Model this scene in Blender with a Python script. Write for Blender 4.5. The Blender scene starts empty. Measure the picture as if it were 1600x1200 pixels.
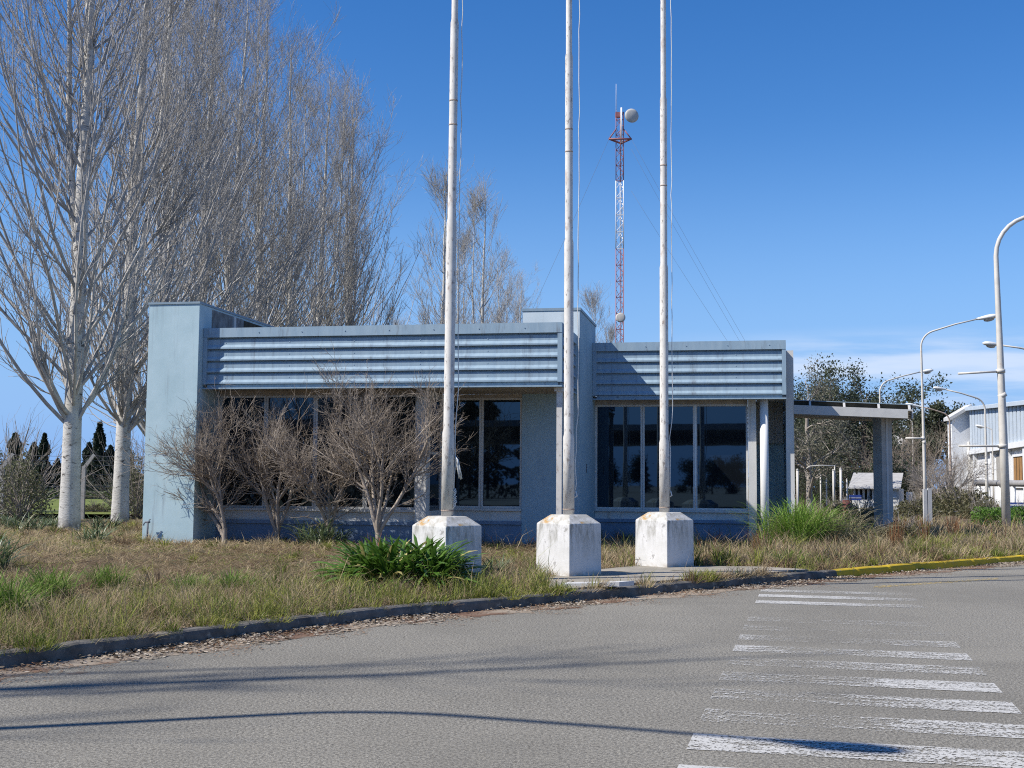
import bpy, math, random
import numpy as np
from mathutils import Vector, Matrix

# ------------------------------------------------------------------ camera, sky, sun, exposure
scn = bpy.context.scene
COL = scn.collection
F_PX, Y_H, CAM_H = 1900.0, 755.0, 1.5
PITCH, ROLL = math.atan((Y_H - 600) / F_PX), 0.0077
cF = np.array([0, math.cos(PITCH), math.sin(PITCH)])
r0 = np.array([1.0, 0, 0]); u0 = np.array([0, -math.sin(PITCH), math.cos(PITCH)])
cR = r0 * math.cos(ROLL) + u0 * math.sin(ROLL); cU = u0 * math.cos(ROLL) - r0 * math.sin(ROLL)
CAM = np.array([0, 0, CAM_H])
cd = bpy.data.cameras.new('camera'); cam = bpy.data.objects.new('camera', cd); COL.objects.link(cam)
M = Matrix.Identity(4)
for i in range(3):
    M[i][0], M[i][1], M[i][2], M[i][3] = cR[i], cU[i], -cF[i], CAM[i]
cam.matrix_world = M
cd.sensor_width = 36; cd.lens = 36 * F_PX / 1600; cd.clip_end = 4000; cd.clip_start = 0.05
scn.camera = cam

SUN_EL = math.radians(46); SUN_H = np.array([-0.95, -0.31]); SUN_H = SUN_H / np.linalg.norm(SUN_H)
sdir = Vector((SUN_H[0] * math.cos(SUN_EL), SUN_H[1] * math.cos(SUN_EL), math.sin(SUN_EL)))
ld = bpy.data.lights.new('sun', 'SUN'); ld.energy = 4.3; ld.angle = math.radians(0.5); ld.color = (1.0, 0.95, 0.87)
sun = bpy.data.objects.new('sun', ld); COL.objects.link(sun)
sun.rotation_euler = sdir.to_track_quat('Z', 'Y').to_euler(); sun.location = (0, 0, 50)

w = bpy.data.worlds.new('World'); scn.world = w; w.use_nodes = True
nt = w.node_tree; nd = nt.nodes; lk = nt.links
bg = nd['Background']; bg.inputs['Strength'].default_value = 0.1
sky = nd.new('ShaderNodeTexSky'); sky.sky_type = 'NISHITA'; sky.sun_disc = False
sky.sun_elevation = SUN_EL; sky.sun_rotation = math.atan2(SUN_H[0], SUN_H[1])
sky.altitude = 200; sky.air_density = 1.0; sky.dust_density = 0.15; sky.ozone_density = 3.0
hs = nd.new('ShaderNodeHueSaturation'); hs.inputs['Saturation'].default_value = 1.35; hs.inputs['Hue'].default_value = 0.510; hs.inputs['Value'].default_value = 1.0
lk.new(sky.outputs[0], hs.inputs['Color'])
# thin streaked cirrus low in the sky (by direction, part of the sky itself)
tc = nd.new('ShaderNodeTexCoord'); sp = nd.new('ShaderNodeSeparateXYZ'); lk.new(tc.outputs['Generated'], sp.inputs[0])
def wmath(op, a, b=None, clamp=False):
    n = nd.new('ShaderNodeMath'); n.operation = op; n.use_clamp = clamp
    for i, v in enumerate((a, b)):
        if v is None: continue
        if isinstance(v, (int, float)): n.inputs[i].default_value = v
        else: lk.new(v, n.inputs[i])
    return n.outputs[0]
def wramp(v, a, b):
    n = nd.new('ShaderNodeMapRange'); n.interpolation_type = 'SMOOTHSTEP'
    lk.new(v, n.inputs[0]); n.inputs[1].default_value = a; n.inputs[2].default_value = b
    return n.outputs[0]
cx = nd.new('ShaderNodeCombineXYZ')
lk.new(wmath('MULTIPLY', sp.outputs[0], 5.0), cx.inputs[0]); lk.new(wmath('ADD', wmath('MULTIPLY', sp.outputs[2], 42.0), wmath('MULTIPLY', sp.outputs[0], 1.5)), cx.inputs[1])
lk.new(wmath('MULTIPLY', sp.outputs[1], 3.0), cx.inputs[2])
nz = nd.new('ShaderNodeTexNoise'); nz.inputs['Scale'].default_value = 1.0; nz.inputs['Detail'].default_value = 6; nz.inputs['Roughness'].default_value = 0.55
lk.new(cx.outputs[0], nz.inputs['Vector'])
band = wmath('MULTIPLY', wramp(sp.outputs[2], 0.128, 0.100), wramp(sp.outputs[2], 0.0, 0.05))
azm = wramp(sp.outputs[0], 0.08, 0.26)
cm = wmath('MULTIPLY', wmath('MULTIPLY', wramp(nz.outputs[0], 0.36, 0.62), band), azm)
mx = nd.new('ShaderNodeMix'); mx.data_type = 'RGBA'
lk.new(wmath('MULTIPLY', cm, 0.85), mx.inputs[0]); hz = nd.new('ShaderNodeMix'); hz.data_type = 'RGBA'
lk.new(wramp(sp.outputs[2], 0.30, -0.02), hz.inputs[0]); lk.new(hs.outputs[0], hz.inputs[6]); hz.inputs[7].default_value = (1.65, 3.15, 6.1, 1); lk.new(hz.outputs[2], mx.inputs[6]); mx.inputs[7].default_value = (4.6, 5.4, 6.8, 1)
lk.new(mx.outputs[2], bg.inputs['Color'])
scn.view_settings.view_transform = 'Standard'; scn.view_settings.look = 'None'
scn.view_settings.exposure = 0.58; scn.view_settings.gamma = 1.0
scn.cycles.use_denoising = False; scn.cycles.use_adaptive_sampling = False; scn.cycles.filter_width = 1.1; scn.cycles.sample_clamp_indirect = 4.0; scn.cycles.max_bounces = 6; scn.cycles.transparent_max_bounces = 12

# ------------------------------------------------------------------ helpers
def ray(x, y): return cF + cR * (x - 800) / F_PX + cU * (600 - y) / F_PX
def gnd(x, y, z=0.0):
    d = ray(x, y); return CAM + d * (z - CAM_H) / d[2]
def atY(x, y, Y):
    d = ray(x, y); return CAM + d * Y / d[1]
def proj(P):
    q = np.asarray(P) - CAM; z = q @ cF
    return 800 + F_PX * (q @ cR) / z, 600 - F_PX * (q @ cU) / z
rng = np.random.default_rng(11)
random.seed(5)

def tag(o, label=None, cat=None, group=None, kind=None):
    if label: o['label'] = label
    if cat: o['category'] = cat
    if group: o['group'] = group
    if kind: o['kind'] = kind
    return o
def thing(name, label, cat, loc=(0, 0, 0), rz=0.0, group=None):
    o = bpy.data.objects.new(name, None); COL.objects.link(o); o.location = loc; o.rotation_euler = (0, 0, rz)
    o.empty_display_size = 0.3
    return tag(o, label, cat, group)
def link(name, me, mat=None, parent=None):
    o = bpy.data.objects.new(name, me); COL.objects.link(o)
    if mat is not None: me.materials.append(mat)
    if parent is not None: o.parent = parent
    return o
def np_mesh(name, V, Fq=None, Ft=None, col=None, smooth=False):
    me = bpy.data.meshes.new(name); V = np.asarray(V, np.float32)
    nq = 0 if Fq is None else len(Fq); ntr = 0 if Ft is None else len(Ft)
    loops = np.concatenate([np.asarray(Fq, np.int32).ravel() if nq else np.zeros(0, np.int32), np.asarray(Ft, np.int32).ravel() if ntr else np.zeros(0, np.int32)])
    me.vertices.add(len(V)); me.vertices.foreach_set('co', V.ravel())
    me.loops.add(len(loops)); me.loops.foreach_set('vertex_index', loops)
    me.polygons.add(nq + ntr)
    st = np.concatenate([np.arange(nq) * 4, nq * 4 + np.arange(ntr) * 3]).astype(np.int32)
    me.polygons.foreach_set('loop_start', st)
    me.polygons.foreach_set('use_smooth', np.full(nq + ntr, smooth))
    if col is not None:
        at = me.attributes.new('tint', 'FLOAT_COLOR', 'POINT')
        c4 = np.ones((len(V), 4), np.float32); c4[:, :3] = col; at.data.foreach_set('color', c4.ravel())
    me.update(calc_edges=True)
    return me

class MB:
    def __init__(s): s.v = []; s.f = []; s.sm = []
    def add(s, vs, fs, smooth=False):
        b = len(s.v); s.v += [tuple(map(float, p)) for p in vs]; s.f += [tuple(i + b for i in f) for f in fs]; s.sm += [smooth] * len(fs)
        return s
    def box(s, x0, x1, y0, y1, z0, z1):
        return s.hexa([(x0, y0, z0), (x1, y0, z0), (x1, y1, z0), (x0, y1, z0), (x0, y0, z1), (x1, y0, z1), (x1, y1, z1), (x0, y1, z1)])
    def hexa(s, v):
        return s.add(v, [(3, 2, 1, 0), (4, 5, 6, 7), (0, 1, 5, 4), (1, 2, 6, 5), (2, 3, 7, 6), (3, 0, 4, 7)])
    def prism(s, prof, fn, a, b):   # closed 2-D profile extruded: fn(t, p) -> xyz
        n = len(prof); vs = [fn(a, p) for p in prof] + [fn(b, p) for p in prof]
        return s.add(vs, [(i, (i + 1) % n, n + (i + 1) % n, n + i) for i in range(n)] + [tuple(range(n))[::-1], tuple(range(n, 2 * n))])
    def tube(s, pts, rad, n=10, smooth=True, caps=True):
        pts = [Vector(p) for p in pts]
        if not hasattr(rad, '__len__'): rad = [rad] * len(pts)
        vs = []; prev = None
        for i, p in enumerate(pts):
            t = (pts[min(i + 1, len(pts) - 1)] - pts[max(i - 1, 0)]).normalized()
            if prev is None:
                ref = Vector((0, 0, 1)) if abs(t.z) < 0.9 else Vector((1, 0, 0)); nn = t.cross(ref).normalized()
            else:
                nn = (prev - t * prev.dot(t)).normalized()
            prev = nn; bb = t.cross(nn)
            for k in range(n):
                a = 2 * math.pi * k / n; vs.append(p + (nn * math.cos(a) + bb * math.sin(a)) * rad[i])
        fs = [(i * n + k, i * n + (k + 1) % n, (i + 1) * n + (k + 1) % n, (i + 1) * n + k) for i in range(len(pts) - 1) for k in range(n)]
        s.add(vs, fs, smooth)
        if caps:
            b = len(s.v) - len(vs); m = len(pts)
            s.f += [tuple(range(b, b + n))[::-1], tuple(range(b + (m - 1) * n, b + m * n))]; s.sm += [False, False]
        return s
    def build(s, name, mat=None, parent=None):
        me = bpy.data.meshes.new(name); me.from_pydata(s.v, [], s.f)
        for p, q in zip(me.polygons, s.sm): p.use_smooth = q
        me.update(); return link(name, me, mat, parent)

# ---- materials
class NT:
    def __init__(s, name):
        m = bpy.data.materials.new(name); m.use_nodes = True; s.m = m; s.t = m.node_tree; s.n = s.t.nodes; s.l = s.t.links
        s.b = s.n['Principled BSDF']; s.out = s.n['Material Output']
        s.tc = s.n.new('ShaderNodeTexCoord')
    def put(s, sock, v):
        if isinstance(v, (int, float)): sock.default_value = v
        elif isinstance(v, (tuple, list)): sock.default_value = (*v, 1) if len(v) == 3 and sock.type == 'RGBA' else v
        else: s.l.new(v, sock)
    def noise(s, scale, detail=4, rough=0.55, vec=None, stretch=None, dist=0.0):
        n = s.n.new('ShaderNodeTexNoise'); n.inputs['Scale'].default_value = scale; n.inputs['Detail'].default_value = detail
        n.inputs['Roughness'].default_value = rough; n.inputs['Distortion'].default_value = dist
        v = vec or s.tc.outputs['Object']
        if stretch:
            mp = s.n.new('ShaderNodeMapping'); s.l.new(v, mp.inputs[0]); mp.inputs['Scale'].default_value = stretch; v = mp.outputs[0]
        s.l.new(v, n.inputs['Vector']); return n.outputs[0]
    def rng(s, v, a, b, c=0.0, d=1.0):
        n = s.n.new('ShaderNodeMapRange'); n.interpolation_type = 'SMOOTHSTEP'; s.l.new(v, n.inputs[0])
        for i, x in enumerate((a, b, c, d)): n.inputs[i + 1].default_value = x
        return n.outputs[0]
    def math(s, op, a, b):
        n = s.n.new('ShaderNodeMath'); n.operation = op; s.put(n.inputs[0], a); s.put(n.inputs[1], b); return n.outputs[0]
    def mix(s, f, a, b):
        n = s.n.new('ShaderNodeMix'); n.data_type = 'RGBA'; s.put(n.inputs[0], f); s.put(n.inputs[6], a); s.put(n.inputs[7], b); return n.outputs[2]
    def xyz(s, which=2, src='Object'):
        n = s.n.new('ShaderNodeSeparateXYZ'); s.l.new(s.tc.outputs[src], n.inputs[0]); return n.outputs[which]
    def attr(s, name='tint'):
        n = s.n.new('ShaderNodeAttribute'); n.attribute_name = name; return n.outputs['Color']
    def bump(s, h, strength=0.3, dist=0.02):
        n = s.n.new('ShaderNodeBump'); n.inputs['Strength'].default_value = strength; n.inputs['Distance'].default_value = dist
        s.l.new(h, n.inputs['Height']); s.l.new(n.outputs[0], s.b.inputs['Normal'])
    def done(s, color, rough=0.8, spec=0.3, metal=0.0):
        s.put(s.b.inputs['Base Color'], color); s.put(s.b.inputs['Roughness'], rough)
        s.b.inputs['Specular IOR Level'].default_value = spec; s.b.inputs['Metallic'].default_value = metal
        return s.m
def varied(name, c1, c2, scale=3, rough=0.8, spec=0.3, bump=0.0, stretch=None, c3=None, f3=(0.6, 0.75), s3=9, metal=0.0):
    t = NT(name); n = t.noise(scale, 6, 0.6, stretch=stretch); col = t.mix(t.rng(n, 0.3, 0.7), c1, c2)
    if c3: col = t.mix(t.rng(t.noise(s3, 7, 0.65, stretch=stretch), *f3), col, c3)
    if bump: t.bump(t.noise(scale * 12, 4, 0.6), bump, 0.01)
    return t.done(col, rough, spec, metal)

def paint_wall(name, base, light, dirt, amt=1.5):   # old painted render with drips, hairline stains
    t = NT(name)
    col = t.mix(t.rng(t.noise(1.3, 6, 0.6), 0.3, 0.7), base, light)
    drip = t.rng(t.noise(1.0, 7, 0.62, stretch=(7, 7, 0.5)), 0.52, 0.8, 0, 0.55 * amt); col = t.mix(drip, col, dirt)
    spot = t.rng(t.noise(9, 8, 0.7), 0.62, 0.78, 0, 0.5 * amt); col = t.mix(spot, col, dirt)
    low = t.rng(t.xyz(2), 0.55, 0.1, 0, 0.35 * amt); col = t.mix(low, col, dirt)
    t.bump(t.noise(6, 4, 0.55), 0.06, 0.02)
    return t.done(col, 0.75, 0.25)
M_WALL = paint_wall('blue_grey_paint', (0.385, 0.52, 0.56), (0.465, 0.60, 0.64), (0.27, 0.33, 0.36))
M_WALLD = paint_wall('blue_paint', (0.285, 0.41, 0.48), (0.34, 0.46, 0.53), (0.24, 0.31, 0.38))
M_PLINTH = paint_wall('deep_blue_paint', (0.17, 0.235, 0.335), (0.22, 0.29, 0.39), (0.16, 0.19, 0.24))
M_CREAM = paint_wall('off_white_paint', (0.58, 0.57, 0.54), (0.66, 0.65, 0.62), (0.40, 0.36, 0.30))
M_WHITE = paint_wall('white_paint', (0.74, 0.74, 0.72), (0.80, 0.80, 0.78), (0.55, 0.53, 0.48), 0.7)
M_TOWERTOP = paint_wall('pale_paint', (0.52, 0.60, 0.63), (0.60, 0.67, 0.69), (0.35, 0.38, 0.38))
M_FASCIA = varied('blue_sheet_metal', (0.255, 0.35, 0.43), (0.31, 0.41, 0.48), 2.2, 0.65, 0.2, 0, (5, 5, 0.22), (0.17, 0.21, 0.25), (0.49, 0.78), 1.6)
M_TRIM = varied('blue_trim_metal', (0.25, 0.35, 0.43), (0.31, 0.41, 0.48), 3, 0.55, 0.4, 0, (2.5, 2.5, 0.4), (0.17, 0.20, 0.23), (0.54, 0.78), 5)
M_COPING = varied('grey_blue_coping', (0.20, 0.28, 0.34), (0.26, 0.33, 0.38), 4, 0.55)
M_STAIN = varied('weathered_render', (0.30, 0.30, 0.29), (0.14, 0.13, 0.12), 5, 0.9, 0.2, 0.3, (1, 1, 0.5), (0.45, 0.47, 0.48), (0.58, 0.66), 7)
M_DARKGAP = varied('dark_recess_and_trim', (0.05, 0.045, 0.035), (0.11, 0.09, 0.06), 6, 0.95, 0.1)  # dark brown standing in for shade in recesses and openings; battens and vent share it
M_FRAME = varied('window_frame_paint', (0.50, 0.50, 0.49), (0.60, 0.60, 0.58), 6, 0.5, 0.4, 0, None, (0.33, 0.31, 0.28), (0.64, 0.8), 12)
M_LINTEL = varied('old_soffit_paint', (0.33, 0.29, 0.24), (0.42, 0.38, 0.33), 3, 0.9, 0.2)
M_TILE = NT('soffit_tile')
_b = M_TILE.n.new('ShaderNodeTexBrick'); M_TILE.l.new(M_TILE.tc.outputs['Object'], _b.inputs['Vector'])
_b.offset = 0.0; _b.inputs['Scale'].default_value = 3.0; _b.inputs['Color1'].default_value = (0.50, 0.46, 0.42, 1); _b.inputs['Color2'].default_value = (0.44, 0.41, 0.38, 1)
_b.inputs['Mortar'].default_value = (0.10, 0.09, 0.08, 1); _b.inputs['Mortar Size'].default_value = 0.012; _b.inputs['Brick Width'].default_value = 0.9; _b.inputs['Row Height'].default_value = 0.9
M_TILE = M_TILE.done(_b.outputs['Color'], 0.9, 0.2)
M_ROOF = varied('bitumen_roof', (0.10, 0.10, 0.10), (0.16, 0.15, 0.14), 2, 0.95)
def glass_mat():
    t = NT('dark_window_glass'); n = t.noise(0.8, 3); t.b.inputs['IOR'].default_value = 1.80; t.b.inputs['Specular Tint'].default_value = (0.45, 0.72, 1.0, 1)
    t.b.inputs['Specular IOR Level'].default_value = 0.5
    t.bump(t.noise(0.9, 2), 0.02, 0.02)
    m = t.done(t.mix(n, (0.004, 0.005, 0.007), (0.010, 0.013, 0.017)), 0.015, 0.5); return m
M_GLASS = glass_mat()
def conc_mat(name, c1, c2, lichen=0.0):
    t = NT(name); col = t.mix(t.rng(t.noise(3.0, 7, 0.65), 0.3, 0.7), c1, c2)
    z = t.xyz(2)
    if lichen:
        g = t.rng(t.noise(2.2, 8, 0.75, stretch=(2.4, 2.4, 0.6)), 0.46, 0.68); topm = t.rng(z, 0.10, 0.80)
        col = t.mix(t.math('MULTIPLY', g, topm), col, (0.22, 0.21, 0.17))
        bl = t.rng(t.noise(6, 8, 0.7), 0.60, 0.68, 0, 0.8); col = t.mix(bl, col, (0.28, 0.27, 0.25))
        ol = t.rng(t.noise(4.6, 6, 0.65), 0.53, 0.63); cap = t.rng(z, 0.745, 0.77)
        col = t.mix(t.math('MULTIPLY', cap, t.rng(t.noise(7, 6, .7), .35, .6, 0, .7)), col, (0.36, 0.34, 0.28))
        col = t.mix(t.math('MULTIPLY', t.math('MULTIPLY', ol, cap), 0.85), col, (0.42, 0.22, 0.03))
        ft = t.rng(z, 0.09, 0.0, 0, 0.6); col = t.mix(t.math('MULTIPLY', ft, t.rng(t.noise(7, 6), 0.4, 0.6)), col, (0.33, 0.27, 0.2))
    t.bump(t.noise(30, 6, 0.65), 0.25, 0.01)
    return t.done(col, 0.9, 0.2)
M_BASE = conc_mat('whitewashed_concrete', (0.57, 0.56, 0.53), (0.69, 0.68, 0.66), 1.0)
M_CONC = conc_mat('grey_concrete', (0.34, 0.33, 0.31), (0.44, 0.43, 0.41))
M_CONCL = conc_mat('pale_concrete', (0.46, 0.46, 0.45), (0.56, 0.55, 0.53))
def pole_mat(name, c, rust, amt):
    t = NT(name); col = t.mix(t.rng(t.noise(4, 5), 0.3, 0.7), c, tuple(x * 0.86 for x in c))
    pk = t.rng(t.noise(26, 7, 0.72, stretch=(1, 1, 0.35)), 0.60 - amt, 0.70 - amt); col = t.mix(t.math('MULTIPLY', pk, 0.85), col, (0.20, 0.17, 0.15))
    rs = t.rng(t.noise(5, 7, 0.7, stretch=(1, 1, 0.6)), 0.60 - amt, 0.74 - amt, 0, 0.5); col = t.mix(rs, col, rust)
    return t.done(col, 0.65, 0.3)
M_POLE = pole_mat('flaking_white_enamel', (0.66, 0.635, 0.585), (0.34, 0.22, 0.16), 0.055)
M_LAMPP = pole_mat('weathered_lamp_paint', (0.62, 0.59, 0.53), (0.30, 0.17, 0.09), 0.0)
M_RUSTP = pole_mat('rusty_lamp_paint', (0.42, 0.33, 0.26), (0.22, 0.10, 0.05), 0.1)
M_RUSTCOL = pole_mat('rust_eaten_paint', (0.66, 0.63, 0.58), (0.17, 0.07, 0.02), 0.03)
M_HEAD = varied('lamp_head_plastic', (0.66, 0.66, 0.63), (0.74, 0.74, 0.70), 5, 0.4)
M_ROPE = varied('white_rope', (0.65, 0.64, 0.60), (0.75, 0.74, 0.70), 30, 0.9)
M_MRED = varied('faded_red_steel', (0.34, 0.13, 0.13), (0.26, 0.12, 0.13), 2, 0.6)
M_MWHITE = varied('white_steel', (0.75, 0.76, 0.78), (0.68, 0.68, 0.70), 2, 0.6)
M_DISH = varied('grey_dish', (0.42, 0.41, 0.38), (0.50, 0.49, 0.46), 2, 0.5)
M_WIRE = varied('dull_wire', (0.10, 0.11, 0.13), (0.16, 0.17, 0.19), 2, 0.6)
def attr_mat(name, rough=0.85, trans=0.0, spec=0.15):
    t = NT(name); c = t.attr(); t.done(c, rough, spec)
    if trans:
        tr = t.n.new('ShaderNodeBsdfTranslucent'); t.l.new(c, tr.inputs['Color']); mxs = t.n.new('ShaderNodeMixShader'); mxs.inputs[0].default_value = trans
        t.l.new(t.b.outputs[0], mxs.inputs[1]); t.l.new(tr.outputs[0], mxs.inputs[2]); t.l.new(mxs.outputs[0], t.out.inputs['Surface'])
    return t.m
M_GRASS = attr_mat('grass_blades', 0.75, 0.3); M_LITTER = attr_mat('dead_leaves', 0.9)
M_LEAF = attr_mat('foliage', 0.55, 0.3, 0.3); M_STRAP = attr_mat('strap_leaves', 0.38, 0.25, 0.4)
def bark(name, c1, c2, dark, marks=True):
    t = NT(name); col = t.mix(t.rng(t.noise(2.5, 6, 0.6), 0.3, 0.7), c1, c2)
    if marks:
        mk = t.rng(t.noise(3.2, 8, 0.75, stretch=(1.0, 1.0, 2.4), dist=0.8), 0.555, 0.62); col = t.mix(mk, col, dark)
        fo = t.rng(t.math('ADD', t.xyz(2), t.math('MULTIPLY', t.noise(5, 5), 0.5)), 0.75, 0.35, 0, 0.8); col = t.mix(t.math('MULTIPLY', fo, t.rng(t.noise(9, 6), 0.4, 0.55)), col, dark)
        t.bump(t.noise(10, 7, 0.7, stretch=(1, 1, 2.5)), 0.5, 0.03)
    return t.done(col, 0.85, 0.15)
M_PTRUNK = bark('white_poplar_bark', (0.56, 0.54, 0.50), (0.44, 0.42, 0.38), (0.10, 0.09, 0.08))
M_PLIMB = bark('poplar_limb_bark', (0.49, 0.465, 0.43), (0.31, 0.29, 0.265), (0.10, 0.09, 0.08), False)
M_PTWIG = bark('poplar_twig_bark', (0.50, 0.475, 0.44), (0.29, 0.27, 0.25), (0, 0, 0), False)
M_STWIG = bark('shrub_bark', (0.42, 0.36, 0.295), (0.24, 0.195, 0.155), (0, 0, 0), False)
M_DBARK = bark('dark_bark', (0.14, 0.11, 0.09), (0.09, 0.07, 0.06), (0, 0, 0), False)
M_GBARK = bark('grey_bark', (0.36, 0.32, 0.28), (0.24, 0.21, 0.18), (0, 0, 0), False)

# ---- numpy value noise
_G = rng.random((256, 256))
def vnoise(x, y):
    xi = np.floor(x).astype(int); yi = np.floor(y).astype(int); fx = x - xi; fy = y - yi
    fx = fx * fx * (3 - 2 * fx); fy = fy * fy * (3 - 2 * fy)
    g = lambda a, b: _G[a & 255, b & 255]
    return (g(xi, yi) * (1 - fx) + g(xi + 1, yi) * fx) * (1 - fy) + (g(xi, yi + 1) * (1 - fx) + g(xi + 1, yi + 1) * fx) * fy
def fbm(x, y): return 0.55 * vnoise(x, y) + 0.3 * vnoise(x * 2.1 + 9, y * 2.1 + 5) + 0.15 * vnoise(x * 4.3 + 3, y * 4.3 + 31)

# ------------------------------------------------------------------ ground, road, kerb
KERB = [(-150, -185), (-60, -65), (-20, -11.5), (-8.0, 4.4), (-5.6, 7.7), (-4.05, 9.81), (-3.33, 10.78), (-2.45, 12.1), (-1.38, 13.5), (0.5, 15.3), (2.35, 17.2), (5.35, 20.05), (7.55, 22.15), (10.33, 24.6), (18, 31), (45, 53), (300, 260)]
KX = np.array(KERB, float)
kd = np.concatenate([[0], np.cumsum(np.linalg.norm(np.diff(KX, axis=0), axis=1))])
NV = np.array([-0.72, 0.694])
def kpt(s):
    return np.stack([np.interp(s, kd, KX[:, 0]), np.interp(s, kd, KX[:, 1])], -1)
def kerb_t(x, y):     # distance from the kerb along the sweep direction (sampled)
    ss = np.linspace(kd[1], kd[-2], 4000); kp = kpt(ss); px = kp @ np.array([0.694, 0.72]); pn = kp @ NV
    q = x * 0.694 + y * 0.72; return (x * NV[0] + y * NV[1]) - np.interp(q, px, pn)
def sstep(a, b, v):
    t = np.clip((v - a) / (b - a), 0, 1); return t * t * (3 - 2 * t)
def gz(x, y):
    t = kerb_t(x, y)
    return 0.115 + 0.035 * fbm(x * 0.7 + 40, y * 0.7 + 40) * sstep(0, 1, t) + 0.07 * sstep(6, 13, t) + 0.05 * (fbm(x * 0.25 + 80, y * 0.25 + 80) - 0.5) * sstep(4, 10, t)
ss = np.concatenate([np.linspace(0, kd[3], 14)[:-1], np.linspace(kd[3], kd[14], 120), np.linspace(kd[14], kd[-1], 12)[1:]])
tt = np.concatenate([[0.145], np.linspace(0.4, 16, 60), np.geomspace(17, 900, 26)])
Kp = kpt(ss); GX = Kp[:, None, 0] + NV[0] * tt[None]; GY = Kp[:, None, 1] + NV[1] * tt[None]
GZ = gz(GX.ravel(), GY.ravel()).reshape(GX.shape); GZ[:, 0] = 0.10
V = np.stack([GX, GY, GZ], -1).reshape(-1, 3); ns_, nt_ = GX.shape
ii, jj = np.meshgrid(np.arange(ns_ - 1), np.arange(nt_ - 1), indexing='ij'); a = (ii * nt_ + jj).ravel()
t = NT('dry_verge_soil')
c = t.mix(t.rng(t.noise(1.4, 8, 0.7), 0.35, 0.65), (0.085, 0.06, 0.042), (0.17, 0.13, 0.085))
c = t.mix(t.rng(t.noise(0.5, 6, 0.65), 0.48, 0.66), c, (0.10, 0.12, 0.04))
c = t.mix(t.rng(t.noise(30, 8, 0.8), 0.5, 0.66, 0, 0.7), c, (0.33, 0.27, 0.18))
t.bump(t.noise(40, 8, 0.75), 0.8, 0.05)
tag(link('ground', np_mesh('ground', V, np.stack([a, a + nt_, a + nt_ + 1, a + 1], -1), smooth=True), t.done(c, 0.95, 0.1)), 'dry weedy verge ground running back from the kerb', kind='structure')

t = NT('worn_asphalt')
P_ = t.tc.outputs['Object']
c = t.mix(t.rng(t.noise(48, 4, 0.75), 0.38, 0.62), (0.112, 0.103, 0.086), (0.342, 0.320, 0.268))
c = t.mix(t.rng(t.noise(85, 2, 0.6), 0.60, 0.70, 0, 0.8), c, (0.60, 0.56, 0.47))
c = t.mix(t.rng(t.noise(0.45, 6, 0.6, stretch=(1.0, 0.6, 1)), 0.35, 0.7, 0, 0.45), c, (0.14, 0.130, 0.108))
c = t.mix(t.rng(t.noise(0.16, 4, 0.6, stretch=(0.5, 1.6, 1)), 0.5, 0.7, 0, 0.35), c, (0.34, 0.315, 0.26))
c = t.mix(t.rng(t.noise(2.3, 6, 0.65), 0.55, 0.75, 0, 0.25), c, (0.32, 0.295, 0.24))
c = t.mix(t.rng(t.noise(70, 2, 0.6), 0.36, 0.28, 0, 0.75), c, (0.05, 0.05, 0.05))
t.bump(t.noise(60, 4, 0.75), 0.8, 0.016)
road = MB().add([(-900, -900, 0), (900, -900, 0), (900, 900, 0), (-900, 900, 0)], [(0, 1, 2, 3)]).build('road', t.done(c, 0.85, 0.25))
tag(road, 'grey worn asphalt road', kind='structure')

def sweep_kerb(name, s0, s1, mat, label):
    n = max(3, min(900, int((s1 - s0) / 0.06))); s_ = np.linspace(s0, s1, n); p = kpt(s_)
    tg = np.gradient(p, axis=0); tg /= np.linalg.norm(tg, axis=1)[:, None]; nv = np.stack([-tg[:, 1], tg[:, 0]], -1)
    prof = [(-0.02, -0.05), (0.0, 0.085), (0.012, 0.115), (0.035, 0.13), (0.15, 0.132), (0.16, -0.05)]
    wob = (np.array([vnoise(np.array([x * 1.7]), np.array([3.3]))[0] for x in s_]) - 0.5) * 0.024
    # block joints: narrow dips about every metre
    dip = np.where(np.abs((s_ % 1.0) - 0.5) > 0.455, 0.010, 0.0)
    VV = []
    for i in range(n):
        for (o, z) in prof:
            VV.append((*(p[i] + nv[i] * (o + wob[i] * 0.5 + (dip[i] if o < 0.1 else 0))), z + (wob[i] * 0.4 - dip[i] if z > 0 else 0)))
    m = len(prof); b = MB()
    b.add(VV, [(i * m + k, i * m + k + 1, (i + 1) * m + k + 1, (i + 1) * m + k) for i in range(n - 1) for k in range(m - 1)], False)
    return tag(b.build(name, mat), label, kind='structure')
sk = lambda x: np.interp(x, KX[:, 0], kd)
M_KERB = varied('dark_old_kerb', (0.085, 0.08, 0.072), (0.17, 0.16, 0.145), 5, 0.95, 0.15, 0.5, None, (0.27, 0.25, 0.21), (0.56, 0.70), 9)
M_YKERB = varied('yellow_kerb_paint', (0.55, 0.38, 0.02), (0.48, 0.34, 0.04), 4, 0.8, 0.2, 0.3, None, (0.26, 0.23, 0.16), (0.58, 0.70), 9)
sweep_kerb('kerb', kd[2], sk(5.32), M_KERB, 'dark unpainted concrete kerb')
sweep_kerb('kerb', sk(5.32), kd[-2], M_YKERB, 'kerb painted yellow')

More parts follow.
